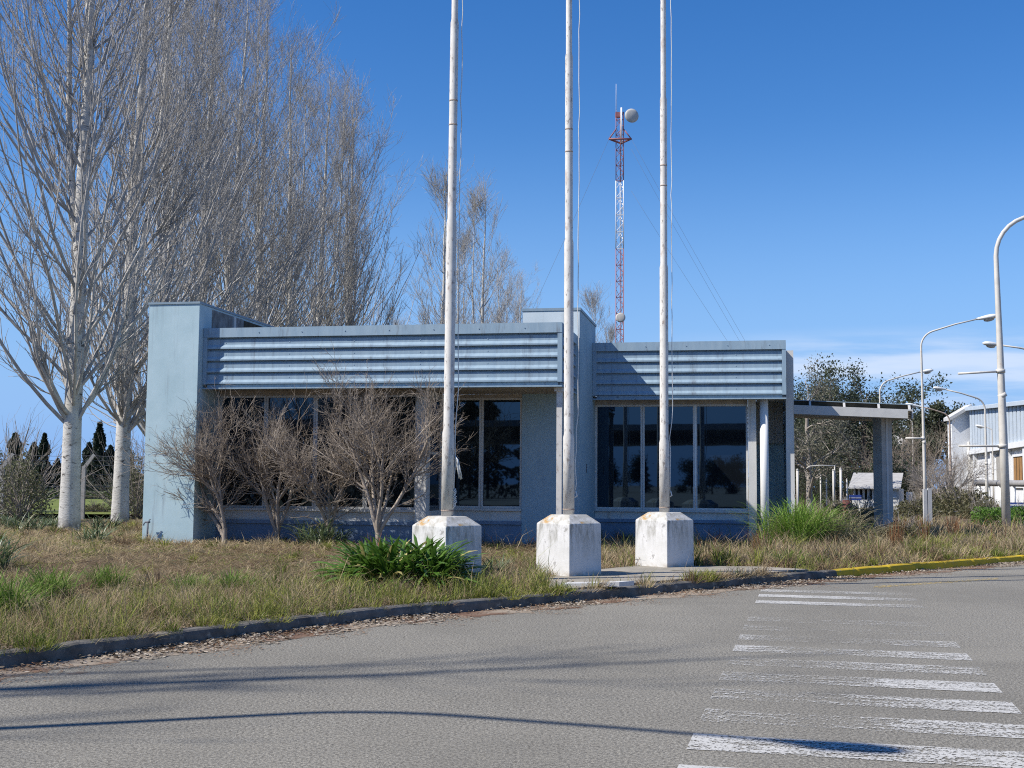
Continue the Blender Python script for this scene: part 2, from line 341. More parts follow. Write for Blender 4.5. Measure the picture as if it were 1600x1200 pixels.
# concrete pad under two flagpoles, thin slab beside it
pp = [gnd(846, 905, .15), gnd(905, 893, .15), gnd(1000, 884, .15), (*kpt(sk(4.9)) + NV * 1.0, .15)]
pk_ = [(*(kpt(s) + NV * 0.165), .155) for s in np.linspace(sk(4.9), sk(0.62), 14)]
pts = [(p[0], p[1]) for p in pp] + [(p[0], p[1]) for p in pk_]
b = MB(); n = len(pts); b.add([(x, y, .158) for x, y in pts] + [(x, y, .05) for x, y in pts], [tuple(range(n))[::-1]] + [(i, (i + 1) % n, n + (i + 1) % n, n + i) for i in range(n)])
M_PAD = varied('mossy_pavement', (0.25, 0.23, 0.19), (0.33, 0.30, 0.25), 2, 0.95, 0.15, 0.3, None, (0.13, 0.12, 0.09), (0.55, 0.70), 3)
pad = tag(b.build('pavement', M_PAD), 'dusty concrete pavement between the flagpole bases and kerb', kind='structure')
PAD = np.array(pts)

# zebra crossing, worn paint
t = NT('worn_crossing_paint')
at = t.n.new('ShaderNodeAttribute'); at.attribute_name = 'tint'; sp_ = t.n.new('ShaderNodeSeparateColor'); t.l.new(at.outputs['Color'], sp_.inputs[0])
mp = t.n.new('ShaderNodeMapping'); t.l.new(t.tc.outputs['Object'], mp.inputs[0]); mp.inputs['Rotation'].default_value = (0, 0, math.radians(13.8)); mp.inputs['Scale'].default_value = (1, 1, 1)
n1 = t.noise(1.0, 6, 0.7, vec=mp.outputs[0], stretch=(2.2, 11, 1)); n2 = t.noise(40, 4, 0.8); n3 = t.noise(9, 5, 0.7, vec=mp.outputs[0], stretch=(0.5, 2.0, 1))
tot = t.math('ADD', t.math('ADD', t.math('MULTIPLY', n1, 0.24), t.math('MULTIPLY', n2, 0.56)), t.math('MULTIPLY', n3, 0.20))
fac = t.rng(t.math('SUBTRACT', tot, sp_.outputs[0]), -0.015, 0.02)
t.done(t.mix(t.noise(5, 5), (0.41, 0.40, 0.37), (0.53, 0.52, 0.49)), 0.85, 0.2)
tb = t.n.new('ShaderNodeBsdfTransparent'); ms = t.n.new('ShaderNodeMixShader'); t.l.new(fac, ms.inputs[0]); t.l.new(tb.outputs[0], ms.inputs[1]); t.l.new(t.b.outputs[0], ms.inputs[2]); t.l.new(ms.outputs[0], t.out.inputs['Surface'])
wv = np.array([0.238, 0.971]); qv = np.array([0.971, -0.238]); o0 = np.array([1.14, 7.6])
wear = {-1: (.47, .475, .485, .49), 0: (.465, .495, .485, .475), 1: (.515, .565, .50, .475), 2: (.52, .565, .495, .475), 3: (.525, .55, .475, .46), 4: (.545, .545, .50, .515), 5: (.48, .545, .51, .475),
        6: (.51, .575, .54, .505), 7: (.53, .585, .575, .565), 8: (.525, .575, .53, .575), 9: (.62, .64, .60, .62), 10: (.62, .66, .62, .64), 11: (.465, .47, .49, .54), 12: (.45, .47, .48, .54), 13: (.47, .52, .50, .56)}
VV, FF, CC = [], [], []
for k, wr in wear.items():
    yc = 7.27 + 0.82 * k if k < 11 else (15.85, 16.75, 17.55)[k - 11]
    c0 = (yc - o0[1]) / wv[1]; hw = 0.225 if k < 11 else 0.2
    b0 = len(VV); N = 8
    for i in range(N + 1):
        for sgn in (-1, 1):
            p = o0 + wv * (c0 + sgn * hw) + qv * (2.05 * i / N); VV.append((p[0], p[1], 0.004)); CC.append([np.interp(i / N * 3, range(4), wr)] * 3)
    FF += [(b0 + 2 * i, b0 + 2 * i + 2, b0 + 2 * i + 3, b0 + 2 * i + 1) for i in range(N)]
tag(link('road_marking', np_mesh('road_marking', VV, FF, col=np.array(CC)), t.m), 'worn white zebra crossing stripes', kind='structure')
# faint ochre line by the far gutter
yl = [gnd(1365, 916), gnd(1560, 903), gnd(1560, 905.5), gnd(1365, 919)]
t = NT('worn_yellow_line'); t.done((0.48, 0.36, 0.14), 0.85); tb = t.n.new('ShaderNodeBsdfTransparent'); ms = t.n.new('ShaderNodeMixShader')
t.l.new(t.rng(t.noise(20, 6, 0.7), 0.5, 0.56), ms.inputs[0]); t.l.new(tb.outputs[0], ms.inputs[1]); t.l.new(t.b.outputs[0], ms.inputs[2]); t.l.new(ms.outputs[0], t.out.inputs['Surface'])
tag(MB().add([(p[0], p[1], .004) for p in yl], [(3, 2, 1, 0)]).build('road_marking', t.m), 'worn yellow line beside the far kerb', kind='structure')

# far green field on the left
t = NT('green_field'); c = t.mix(t.rng(t.noise(0.25, 6, 0.6), 0.35, 0.65), (0.12, 0.155, 0.035), (0.17, 0.19, 0.055))
tag(MB().add([(-120, 41, .36), (-9, 41, .36), (-6, 64, .36), (-30, 105, .36), (-120, 105, .36)], [(0, 1, 2, 3, 4)]).build('field', t.done(c, 0.9, 0.1)), 'bright green field beyond the fence', kind='structure')

# ------------------------------------------------------------------ office building (local axes: u right along the front, v back, z up)
A_B = math.atan(360 / F_PX)
P0 = gnd(221.5, 853.5, .12)
BLD = thing('office_building', 'low blue-grey office building with corrugated metal fascia and dark windows', 'building', (P0[0], P0[1], 0), -A_B)
eB = np.array([math.cos(A_B), -math.sin(A_B), 0]); dB = np.array([math.sin(A_B), math.cos(A_B), 0])
def bw(u, v, z): return np.array([P0[0], P0[1], 0]) + eB * u + dB * v + np.array([0, 0, z])
def part(name, mb, mat, parent=None): return mb.build(name, mat, parent or BLD)

def rib_profile(z0, z1):      # front silhouette of the ribbed sheet, from the top down; o = set-back
    pts = []; n = 4; h = (z1 - z0) / n; z = z1
    for i in range(n):
        pts += [(0.085, z), (0.085, z - .19 * h), (0.038, z - .19 * h), (0.038, z - 0.62 * h), (0.0, z - 0.86 * h), (0.0, z - 0.99 * h)]
        z -= h
    return pts
def fascia(name, u0, u1, v, z0, z1, mat=M_FASCIA, side=None):
    """ribbed fascia on the front plane v; side=(u, v0, v1) would be a return facing +u"""
    top = z1 - 0.20; bot = z0 + 0.105
    prof = [(0.0, z1 - 0.20), ] ; rp = rib_profile(bot, top)
    poly = [(0.16, top + .01)] + [(o, z) for o, z in rp] + [(0.045, bot), (0.16, bot)]
    b = MB()
    if side is None:
        b.prism(poly, lambda t, p: (t, v + p[0], p[1]), u0 + 0.09, u1 - 0.09)
    else:
        b.prism(poly, lambda t, p: (side[0] - p[0], t, p[1]), side[1], side[2])
    f = part('fascia', b, mat)
    tr = MB()
    if side is None:
        seam = u0 + (u1 - u0) * 0.40
        tr.box(u0, seam, v - 0.012, v + 0.15, z1 - 0.20, z1); tr.box(seam + .004, u1, v - 0.013, v + 0.15, z1 - 0.203, z1 + .002)
        tr.box(u0, u0 + 0.09, v - 0.006, v + 0.15, z0 + 0.10, z1 - 0.203); tr.box(u1 - 0.09, u1, v - 0.006, v + 0.15, z0 + 0.10, z1 - 0.206)
        tr.box(u0 + .09, u1 - .09, v + 0.05, v + 0.15, z0 + 0.03, z0 + 0.10)
        tr.box(u0, u1, v - 0.01, v + 0.15, z0, z0 + 0.03)
    else:
        tr.box(side[0] - 0.15, side[0] + .011, side[1], side[2], z1 - 0.20, z1); tr.box(side[0] - .15, side[0] + .007, side[2] - .08, side[2], z0 + .10, z1 - .203)
        tr.box(side[0] - .15, side[0] - .05, side[1], side[2] - .08, z0 + .03, z0 + .10); tr.box(side[0] - .15, side[0] + .011, side[1], side[2], z0, z0 + .03)
    if side is None:      # screw heads
        h = (top - bot) / 4
        for i in range(4):
            for uu in np.arange(u0 + 0.5, u1 - 0.2, 1.42):
                zz = top - h * i - 0.45 * h; tr.tube([(uu, v + 0.033, zz), (uu, v + 0.043, zz)], 0.013, 6, False)
        for uu in np.arange(u0 + 0.3, u1 - 0.2, 0.95): tr.tube([(uu, v - 0.024, z1 - .1), (uu, v - .01, z1 - .1)], 0.011, 6, False)
    tr.build('fascia_trim', M_TRIM, f)
    return f

# end wall on the left (thick slab running back)
b = MB(); b.box(0, 1.145, 0, 9.0, -0.3, 5.24); endw = part('end_wall', b, M_WALL)
MB().box(-0.02, 1.165, -0.02, 9.0, 5.24, 5.285).build('coping', M_COPING, endw)
b = MB(); b.box(1.145, 1.152, 0.62, 1.75, 4.60, 5.20); b.box(1.145, 1.150, 1.9, 2.3, 4.6, 5.20); b.build('weathered_patch', M_STAIN, endw)
b = MB(); b.box(1.10, 1.150, 2.32, 6.4, 4.55, 5.19); b.build('dark_recess_strip', M_DARKGAP, endw)  # dark strip painted as the shaded recess below the coping
for q_ in ((1.78, 1.88), (6.45, 7.3)): MB().box(1.145, 1.156, q_[0], q_[1], 4.6, 5.2).build('painted_strip', M_CREAM, endw)
# middle tower wall
b = MB(); b.box(7.67, 8.94, 2.4, 5.3, -0.3, 5.29); mid = part('tower_wall', b, M_WALLD)
MB().box(7.65, 8.96, 2.38, 5.32, 5.29, 5.35).build('coping', M_COPING, mid)
b = MB(); b.box(7.675, 8.935, 2.393, 2.399, 4.5, 5.27); b.build('pale_upper_band', M_TOWERTOP, mid)
b = MB(); b.box(8.941, 8.947, 3.55, 3.66, 1.75, 1.95); b.build('wall_box', M_WIRE, mid)
# fascias
fascia('main', 1.152, 8.868, 0.22, 3.44, 4.74)
fascia('side', 0, 0, 0, 3.443, 4.737, side=(8.868, 0.372, 2.40))
fascia('right', 8.944, 13.42, 4.70, 3.48, 4.835)
# roofs and ceilings
b = MB(); b.box(1.146, 8.72, 0.37, 2.38, 4.50, 4.62); b.box(1.146, 7.66, 2.385, 9, 4.5, 4.62); b.box(8.95, 13.40, 4.86, 9, 4.6, 4.72); part('roof', b, M_ROOF)
b = MB(); b.box(1.146, 8.72, 0.37, 2.395, 3.46, 3.50); part('soffit', b, M_LINTEL)
b = MB(); b.box(8.95, 12.76, 4.86, 5.30, 3.50, 3.56); b.build('soffit', M_LINTEL, BLD)
# left bay wall (v=1.0) and right bay wall (v=2.4)
def bay(u0, u1, v, mull, head, sill, depth=0.16, ledge=True, sillmat=M_CREAM):
    b = MB(); b.box(u0, u1, v, v + 0.25, -0.3, 0.60); b.box(u0, u1, v - 0.05, v + 0.25, 0.60, 0.675); part('plinth', b, M_PLINTH)
    b = MB(); b.box(u0, u1, v + 0.03, v + 0.25, 0.675, sill - 0.05); part('wall', b, sillmat)
    b = MB(); b.box(u0 - 0.0, u1, v - 0.035, v + 0.25, sill - 0.05, sill); part('sill', b, M_FRAME)
    b = MB(); b.box(u0, u1, v + 0.02, v + 0.25, head, 3.46 if v < 4 else 3.5); part('lintel', b, M_LINTEL)
    edges = [u0] + list(mull) + [u1]
    for i in range(len(edges) - 1):
        a, c = edges[i] + 0.003, edges[i + 1] - 0.003; fw = 0.045; b = MB()
        b.box(a, a + fw, v + .04, v + .13, sill + .002, head - .002); b.box(c - fw, c, v + .04, v + .13, sill + .002, head - .002)
        b.box(a + fw, c - fw, v + .043, v + .13, sill + .002, sill + .05); b.box(a + fw, c - fw, v + .043, v + .13, head - .05, head - .002)
        wnd = part('window', b, M_FRAME)
        g = MB(); tl = 0.003 * math.sin(i * 2.3 + u0); g.hexa([(a + fw, v + .085 + tl, sill + .05), (c - fw, v + .085 - tl, sill + .05), (c - fw, v + .10, sill + .05), (a + fw, v + .10, sill + .05),
            (a + fw, v + .085 + tl, head - .05), (c - fw, v + .085 - tl, head - .05), (c - fw, v + .10, head - .05), (a + fw, v + .10, head - .05)])
        g.build('pane', M_GLASS, wnd)
bay(1.20, 5.66, 1.0, (2.27, 3.40, 4.53), 3.36, 0.925)
bay(5.92, 7.665, 2.4, (6.745,), 3.38, 0.945)
bay(8.945, 12.55, 5.2, (10.08, 11.32), 3.40, 0.90)
b = MB(); b.box(1.146, 1.198, 0.95, 1.25, -0.3, 3.45); part('jamb', b, M_WALLD)
# glazed return between the two bays and its post
b = MB(); b.box(5.665, 5.90, 0.93, 1.16, -0.3, 3.455); part('column', b, M_CREAM)
b = MB(); b.box(5.70, 5.88, 1.162, 2.36, -0.3, 0.9); part('wall', b, M_CREAM)
b = MB(); b.box(5.84, 5.90, 1.165, 1.24, .9, 3.45); b.box(5.84, 5.90, 2.18, 2.36, .9, 3.45); b.box(5.84, 5.90, 1.24, 2.18, 2.10, 2.16); b.box(5.84, 5.90, 1.24, 2.18, 3.3, 3.45); rw = part('window', b, M_CREAM)
MB().box(5.86, 5.875, 1.24, 2.18, .9, 3.3).build('pane', M_GLASS, rw)
b = MB(); b.box(5.86, 5.915, 2.362, 2.60, -0.3, 3.45); part('jamb', b, M_CREAM)
# rust eaten steel post under the fascia corner
b = MB(); b.box(8.735, 8.845, 0.40, 0.50, -0.1, 3.44); b.box(8.69, 8.86, 0.38, 0.53, 3.36, 3.438); part('post', b, M_RUSTCOL)
# right end: square column, round pipe, tiled recess, side wall
b = MB(); b.box(12.555, 12.74, 5.14, 5.42, -0.3, 3.498); part('column', b, M_CREAM)
b = MB(); b.tube([(12.92, 5.05, -0.1), (12.92, 5.05, 3.497)], 0.098, 18); part('drainpipe', b, M_WHITE)
b = MB(); b.box(12.76, 13.40, 4.86, 8.4, 3.50, 3.56); b.box(12.745, 13.40, 6.5, 6.6, 2.52, 3.499); part('soffit', b, M_TILE)
b = MB(); b.box(12.57, 12.735, 5.43, 8.6, -0.3, 3.49); part('wall', b, M_WALLD)
b = MB(); b.box(12.745, 13.42, 6.65, 6.8, -0.3, 3.0); part('wall', b, M_WALL)
b = MB(); b.tube([(12.93, 6.55, -0.1), (12.93, 6.55, 2.52)], 0.06, 12); part('drainpipe', b, M_CREAM)
b = MB(); b.box(13.435, 13.60, 5.3, 9.2, -0.3, 4.62); sw = part('side_wall', b, M_WALLD)
MB().box(13.425, 13.61, 5.27, 5.298, -0.3, 4.66).build('end_strip', M_CREAM, sw)
# standpipe with tap
tp = bw(0.18, -0.12, 0); TAP = thing('water_tap', 'thin rusty standpipe with a tap at the foot of the pale end wall', 'tap', (tp[0], tp[1], .1), -A_B)
MB().tube([(0, 0, 0), (0, 0, .52)], .022, 8).tube([(-.05, 0, .53), (.05, 0, .53)], .02, 8).build('pipe', M_WIRE, TAP)
MB().tube([(-.05, 0, .53), (-.07, -.03, .50), (-.075, -.03, .46)], .015, 8).build('spout', M_WIRE, TAP); MB().tube([(.03, 0, .55), (.03, 0, .58), (.06, 0, .585)], .01, 6).build('tap_handle', M_WIRE, TAP)

# ------------------------------------------------------------------ flagpoles on whitewashed concrete bases
def flagpole(x, y, s, label, rz, bundle, seed):
    root = thing('flagpole', label, 'flagpole', (x, y, .156), math.radians(rz), 'white flagpoles on concrete bases')
    hd, td, hs, ht = 0.482, 0.272, 0.755, 0.885     # half diagonals and heights of shoulder/top
    def ring(r, z): return [(0, -r, z), (r, 0, z), (0, r, z), (-r, 0, z)]
    b = MB(); vs = ring(hd * 1.015, -.02) + ring(hd, hs) + ring(td, ht)
    b.add(vs, [(0, 1, 5, 4), (1, 2, 6, 5), (2, 3, 7, 6), (3, 0, 4, 7), (4, 5, 9, 8), (5, 6, 10, 9), (6, 7, 11, 10), (7, 4, 8, 11), (8, 9, 10, 11)])
    base = b.build('base', M_BASE, root)
    bm = base.modifiers.new('bevel', 'BEVEL'); bm.width = 0.012; bm.segments = 2
    js = [(0.88, 2.03, .086), (2.03, 5.0, .072), (5.0, 7.9, .059), (7.9, 10.2, .047), (10.2, 11.6, .036)]
    pts, rad = [], []
    lx = 0.012 * math.sin(seed * 2.1)
    for i, (z0, z1, r) in enumerate(js):
        z0a = z0 + (0.06 if i else 0)
        for z in (z0a, z1): pts.append((lx * z * 0.3, 0, z)); rad.append(r * (1.0 if z == z0a else 0.985))
    b = MB(); b.tube(pts, rad, 20); p = b.build('pole', M_POLE, root)
    for z in (0.95, 6.4, 6.75): MB().tube([(lx * z * .3, 0, z), (lx * z * .3, 0, z + .02)], .0615 if z > 5 else .089, 16).build('band', M_RUSTP, p)
    b = MB(); b.tube([(lx * 3.4, 0, 11.6), (lx * 3.4, 0, 11.68)], .07, 12); b.build('cap', M_POLE, p)
    r_ = random.Random(seed)
    rp = [(0.10 + 0.012 * r_.uniform(-1, 1) + (0.0 if z < 2.2 else 0.03), -0.02 + 0.01 * r_.uniform(-1, 1), z) for z in np.linspace(1.35, 11.4, 40)]
    b = MB(); b.tube([(.09, -.01, 1.2)] + rp, .007, 5)
    if bundle:
        for k in range(9):
            b.tube([(.10, -.03, 1.72), (.13 + r_.uniform(-.01, .02), -.05 + r_.uniform(-.02, .02), 1.66), (.15 + r_.uniform(-.02, .02), -.05, 1.58), (.18 + r_.uniform(-.02, .025), -.05 + r_.uniform(-.02, .02), 1.42 + r_.uniform(-.03, .03))], .008, 5)
        for k in range(10):
            z = 1.0 + k * .025; b.tube([(.085, -.05, z), (.12 + r_.uniform(-.01, .02), -.02, z + .03), (.088, .02, z + .05)], .008, 5)
    else:
        b.tube([(.085, -.03, 1.14), (.12, -.03, 1.16), (.10, -.02, 1.24)], .012, 6)
    b.build('rope', M_ROPE, root)
    return root
flagpole(-0.885, 16.92, 1, 'white flagpole with a bundled rope, its base behind the strap-leaved plant', 1.5, True, 1)
flagpole(0.865, 18.28, 1, 'white flagpole in front of the rusty post, its base clear of plants', -1.5, False, 2)
flagpole(2.555, 20.36, 1, 'white flagpole in front of the three right-hand windows', -2.0, False, 3)
g0 = gnd(930, 914, .16)
SL = MB(); SL.hexa([(-.48, -.12, 0), (.30, -.22, 0), (.52, .02, 0), (-.35, .2, 0), (-.48, -.12, .02), (.30, -.22, .06), (.52, .02, .06), (-.35, .2, .02)])
so = SL.build('concrete_slab', M_CONCL); so.location = (g0[0], g0[1], .158); tag(so, 'loose pale concrete slab lying at the kerb before the middle flagpole', 'slab')

# ------------------------------------------------------------------ canopy beyond the building
cu0, cv0 = 13.65, 7.0
CAN = thing('gate_canopy', 'flat concrete gate canopy on one thick column beside the office', 'canopy', tuple(bw(cu0, cv0, 0)), -A_B)
LC = 2.86
def tz(u): return -0.045 * u
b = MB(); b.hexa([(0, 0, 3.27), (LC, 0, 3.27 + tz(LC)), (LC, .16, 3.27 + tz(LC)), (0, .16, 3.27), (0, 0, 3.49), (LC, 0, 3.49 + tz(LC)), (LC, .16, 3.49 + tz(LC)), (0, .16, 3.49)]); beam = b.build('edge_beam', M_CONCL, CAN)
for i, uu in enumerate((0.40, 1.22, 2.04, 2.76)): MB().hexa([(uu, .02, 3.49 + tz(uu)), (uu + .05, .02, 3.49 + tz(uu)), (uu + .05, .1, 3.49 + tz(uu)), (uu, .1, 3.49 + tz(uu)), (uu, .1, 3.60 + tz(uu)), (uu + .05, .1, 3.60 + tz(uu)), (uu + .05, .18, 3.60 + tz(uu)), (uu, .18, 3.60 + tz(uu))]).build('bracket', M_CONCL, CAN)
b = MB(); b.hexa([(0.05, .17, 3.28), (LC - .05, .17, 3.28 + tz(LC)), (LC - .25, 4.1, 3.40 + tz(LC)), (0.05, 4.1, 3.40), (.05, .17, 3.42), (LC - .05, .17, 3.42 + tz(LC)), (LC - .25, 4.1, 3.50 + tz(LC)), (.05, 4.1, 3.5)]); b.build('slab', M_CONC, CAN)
b = MB(); b.hexa([(0, .24, 3.43), (LC, .24, 3.43 + tz(LC)), (LC, .30, 3.43 + tz(LC)), (0, .30, 3.43), (0, .24, 3.61), (LC, .24, 3.61 + tz(LC)), (LC, .30, 3.61 + tz(LC)), (0, .30, 3.61)]); b.build('upstand', M_DARKGAP, CAN)  # upstand coloured dark as the shaded recess below the roof sheet
b = MB(); b.hexa([(-.0, .18, 3.612), (LC + .03, .18, 3.612 + tz(LC)), (LC + .03, 4.2, 3.68 + tz(LC)), (0, 4.2, 3.68), (-.0, .18, 3.63), (LC + .03, .18, 3.63 + tz(LC)), (LC + .03, 4.2, 3.70 + tz(LC)), (0, 4.2, 3.70)]); b.build('roof_sheet', M_COPING, CAN)
b = MB(); c, s = math.cos(math.radians(34)), math.sin(math.radians(34)); h = .165
ring = [(2.26 + c * x - s * y, 1.2 + s * x + c * y) for x, y in ((-h, -h), (h, -h), (h, h), (-h, h))]
b.hexa([(x, y, -.3) for x, y in ring] + [(x, y, 3.25) for x, y in ring]); cc = b.build('column', M_CONC, CAN)
b = MB(); r2 = [(2.26 + c * x - s * y, 1.2 + s * x + c * y) for x, y in ((-.03, -h - .012), (.03, -h - .012), (.03, -h), (-.03, -h))]
b.hexa([(x, y, .1) for x, y in r2] + [(x, y, 3.2) for x, y in r2]); b.build('cable_strip', M_CONCL, cc)
b = MB(); b.box(LC - .12, LC - .04, -.012, -.001, 3.15, 3.33)
for i in range(4): b.tube([(LC - .12 + .0, -.02, 3.165 + i * .04), (LC - .04, -.02, 3.18 + i * .04)], .008, 5)
b.build('vent_plate', M_DARKGAP, beam)

# ------------------------------------------------------------------ radio mast
mY = 62.0; mp0 = atY(968.5, 520, mY)
MAST = thing('radio_mast', 'tall red and white lattice radio mast behind the office', 'mast', (mp0[0], mp0[1], .2))
zz = lambda y: float(atY(968.5, y, mY)[2]) - .2
W2 = 0.225
legs = [(W2 * math.cos(a), W2 * math.sin(a)) for a in (math.radians(200), math.radians(320), math.radians(80))]
z_top, z_a, z_b, z_low = zz(176), zz(283), zz(389), 0
def lattice(b, z0, z1, r, step=.42):
    for x, y in legs: b.tube([(x, y, z0), (x, y, z1)], r, 6)
    n = max(2, round((z1 - z0) / step)); zs = np.linspace(z0, z1, n + 1)
    for i in range(n):
        for k in range(3):
            a, c = legs[k], legs[(k + 1) % 3]
            if (i + k) % 2: a, c = c, a
            b.tube([(a[0], a[1], zs[i]), (c[0], c[1], zs[i + 1])], r * .55, 4, False)
            if i % 2 == 0: b.tube([(a[0], a[1], zs[i]), (c[0], c[1], zs[i])], r * .5, 4, False)
    return b
lattice(MB(), z_low, z_b - .01, .024).build('lattice_section', M_MRED, MAST); lattice(MB(), z_b, z_a, .028).build('lattice_section', M_MWHITE, MAST); lattice(MB(), z_a + .01, z_top, .024).build('lattice_section', M_MRED, MAST)
b = MB(); zr = zz(219); tri = [(0.62 * math.cos(a), .62 * math.sin(a)) for a in (math.radians(200), math.radians(335), math.radians(80))]
for k in range(3):
    p, q = tri[k], tri[(k + 1) % 3]; b.tube([(p[0], p[1], zr), (q[0], q[1], zr)], .05, 6); b.tube([(p[0], p[1], zr), (legs[k][0], legs[k][1], zr + .55)], .035, 6); b.tube([(p[0], p[1], zr), (legs[k][0], legs[k][1], zr + .02)], .04, 6)
b.build('guy_frame', M_MRED, MAST)
def dish(z, R, x, y, tilt, name='dish'):
    b = MB(); n = 28; rings = [(0.0, .30), (.35, .27), (.7, .17), (1.0, 0.0), (1.0, -.10), (.7, -.06), (.3, .2)]
    ax = Vector((math.sin(tilt), -math.cos(tilt), 0)); s = Vector((math.cos(tilt), math.sin(tilt), 0)); u = Vector((0, 0, 1)); c = Vector((x, y, z)) + ax * .35
    vs = []
    for rr, d in rings:
        for k in range(n):
            a = 2 * math.pi * k / n; vs.append(c + s * math.cos(a) * rr * R + u * math.sin(a) * rr * R - ax * d * R * -.5)
    m = len(rings); b.add(vs, [(i * n + k, i * n + (k + 1) % n, (i + 1) * n + (k + 1) % n, (i + 1) * n + k) for i in range(m - 1) for k in range(n)], True)
    d = b.build(name, M_DISH, MAST); MB().tube([(x - .2 * math.cos(tilt), y, z), (x, y, z), tuple(c)], .04, 6).build('mount', M_MWHITE, d)
    return d
dish(zz(184.5), .37, .50, -.1, math.radians(12)); dish(zz(499), .25, .02, -.35, math.radians(-8))
MB().tube([(-.20, 0, z_top - .3), (-.20, 0, zz(150)), (-.20, 0, zz(131))], [.022, .016, .010], 5).tube([(.06, -.2, zz(225)), (.06, -.2, zz(170))], .05, 6).build('antenna', M_MWHITE, MAST)
MB().box(-.24, .12, -.12, .1, z_top - .25, z_top).build('beacon_box', M_MRED, MAST)
b = MB()
def guy(i, z, x, y, r=.005):
    a = Vector((tri[i][0], tri[i][1], z)); c = Vector((x, y, 0)); pts = []
    for t in np.linspace(0, 1, 14): p = a.lerp(c, t); p.z -= 1.0 * t * (1 - t) * 1.2; pts.append(p)
    b.tube(pts, r, 4)
guy(1, zr, 10.5, -4); guy(1, zz(235), 10.2, -4.2); guy(1, zz(300), 10.4, -3.9, .005); guy(0, zr, -9, -5, .006); guy(2, zr, 1, 10, .006)
b.build('guy_wire', M_WIRE, MAST)

# ------------------------------------------------------------------ street lamps and posts
def street_lamp(label, x, Y, y_base, h, armdir, arm, reach_z=0.55, r=.075, mat=None, cross=None, lean=0.0, head=True, group='street lamps along the far road', sx=None):
    g = sx if sx is not None else atY(x, y_base, Y)
    z0 = .1
    root = thing('street_lamp', label, 'street lamp', (g[0], g[1], z0), 0, group)
    ax, ay = armdir; R = arm * 0.30
    pts = [(0, 0, 0), (lean * .3, 0, h * .3), (lean * .6, 0, h * .6), (lean, 0, h - R)]; rad = [r, r * .95, r * .72, r * .55]
    for k in range(1, 7):
        a = k / 6 * math.radians(72); pts.append((lean + ax * R * (1 - math.cos(a)), ay * R * (1 - math.cos(a)), h - R + R * math.sin(a))); rad.append(r * .5)
    e = pts[-1]; L = arm - R * .7; tip = (e[0] + ax * L, e[1] + ay * L, e[2] + reach_z)
    pts.append(((e[0] + tip[0]) / 2, (e[1] + tip[1]) / 2, (e[2] + tip[2]) / 2 + .03)); rad.append(r * .45); pts.append(tip); rad.append(r * .40)
    p = MB().tube(pts, rad, 10).build('pole', mat or M_LAMPP, root)
    MB().tube([(0, 0, h * .42), (lean * .5, 0, h * .42 + .12)], r * .92 + .008, 10).build('collar', mat or M_LAMPP, p)
    if head:
        d = Vector((ax, ay, reach_z / max(L, .1) * .55)).normalized(); s = Vector((-ay, ax, 0)); u = s.cross(d) * -1
        prof = [(-.08, .04, .04), (0, .055, .05), (.12, .085, .07), (.28, .125, .095), (.45, .135, .10), (.58, .11, .08), (.66, .05, .04)]
        n = 12; vs = []
        for t_, w_, h_ in prof:
            c = Vector(tip) + d * t_
            for k in range(n):
                a = 2 * math.pi * k / n; vs.append(c + s * math.cos(a) * w_ + Vector((0, 0, 1)) * math.sin(a) * h_ * (1.0 if math.sin(a) > 0 else .75))
        m = len(prof); b = MB(); b.add(vs, [(i * n + k, i * n + (k + 1) % n, (i + 1) * n + (k + 1) % n, (i + 1) * n + k) for i in range(m - 1) for k in range(n)] + [tuple(range(n)), tuple(range((m - 1) * n, m * n))], True)
        hd = b.build('luminaire', M_HEAD, root)
        c = Vector(tip) + d * .36 - Vector((0, 0, .07)); vs = []
        for rr, dz in ((.11, 0), (.09, -.05), (.04, -.075)):
            for k in range(10): a = 2 * math.pi * k / 10; vs.append(c + d * math.cos(a) * rr * 1.7 + s * math.sin(a) * rr + Vector((0, 0, dz)))
        b = MB(); b.add(vs, [(i * 10 + k, i * 10 + (k + 1) % 10, (i + 1) * 10 + (k + 1) % 10, (i + 1) * 10 + k) for i in range(2) for k in range(10)] + [tuple(range(20, 30))], True); b.build('lens', M_DISH, hd)
    for cz, cl, tl in (cross or []):
        MB().tube([(0.02, -.02, cz), (-cl, -.02, cz + tl)], .035, 8).tube([(lean * .4 - .02, 0, cz - .05), (lean * .4 - .02, 0, cz + .06)], r * 1.05, 10).build('cross_arm', M_LAMPP, root)
    return root
street_lamp('tall white lamp post with two cross arms and a wide bend, at the right edge', 1573, 38.3, 830, 10.05, (1, 0), 4.4, .35, .135, None, [(5.05, 1.42, -.09), (2.68, 1.45, .0)], -.12)
street_lamp('white street lamp with long arm above the canopy end, standing by concrete stubs', 1447, 42, 822, 6.80, (.98, -.2), 1.9, .40, .062, None, [(5.05 - 2.0, .65, 0)], -.05)
street_lamp('street lamp whose bend and head show above the canopy roof', 1378, 60, 800, 6.65, (.98, .1), 2.15, .45, .075)
street_lamp('street lamp with a grey curved arm reaching left before the corrugated wall', 1543, 64, 800, 6.1, (-.98, -.1), 2.2, .42, .085)
street_lamp('rusty brown lamp post with arm reaching left past the white gable wall', 1487, 60, 805, 5.05, (-.97, .1), 1.5, .32, .07, M_RUSTP)
street_lamp('small distant street lamp in front of the corrugated wall', 1553, 84, 792, 5.4, (-.9, .3), .45, .12, .06)
street_lamp('thin lamp post with a short arm, between the canopy column and the bare trees', 1428, 88, 792, 6.2, (-.9, .1), .9, .1, .075)
street_lamp('street lamp reaching in from beyond the right edge', 1648, 46, 830, 6.55, (-.99, -.05), 1.95, .25, .08)
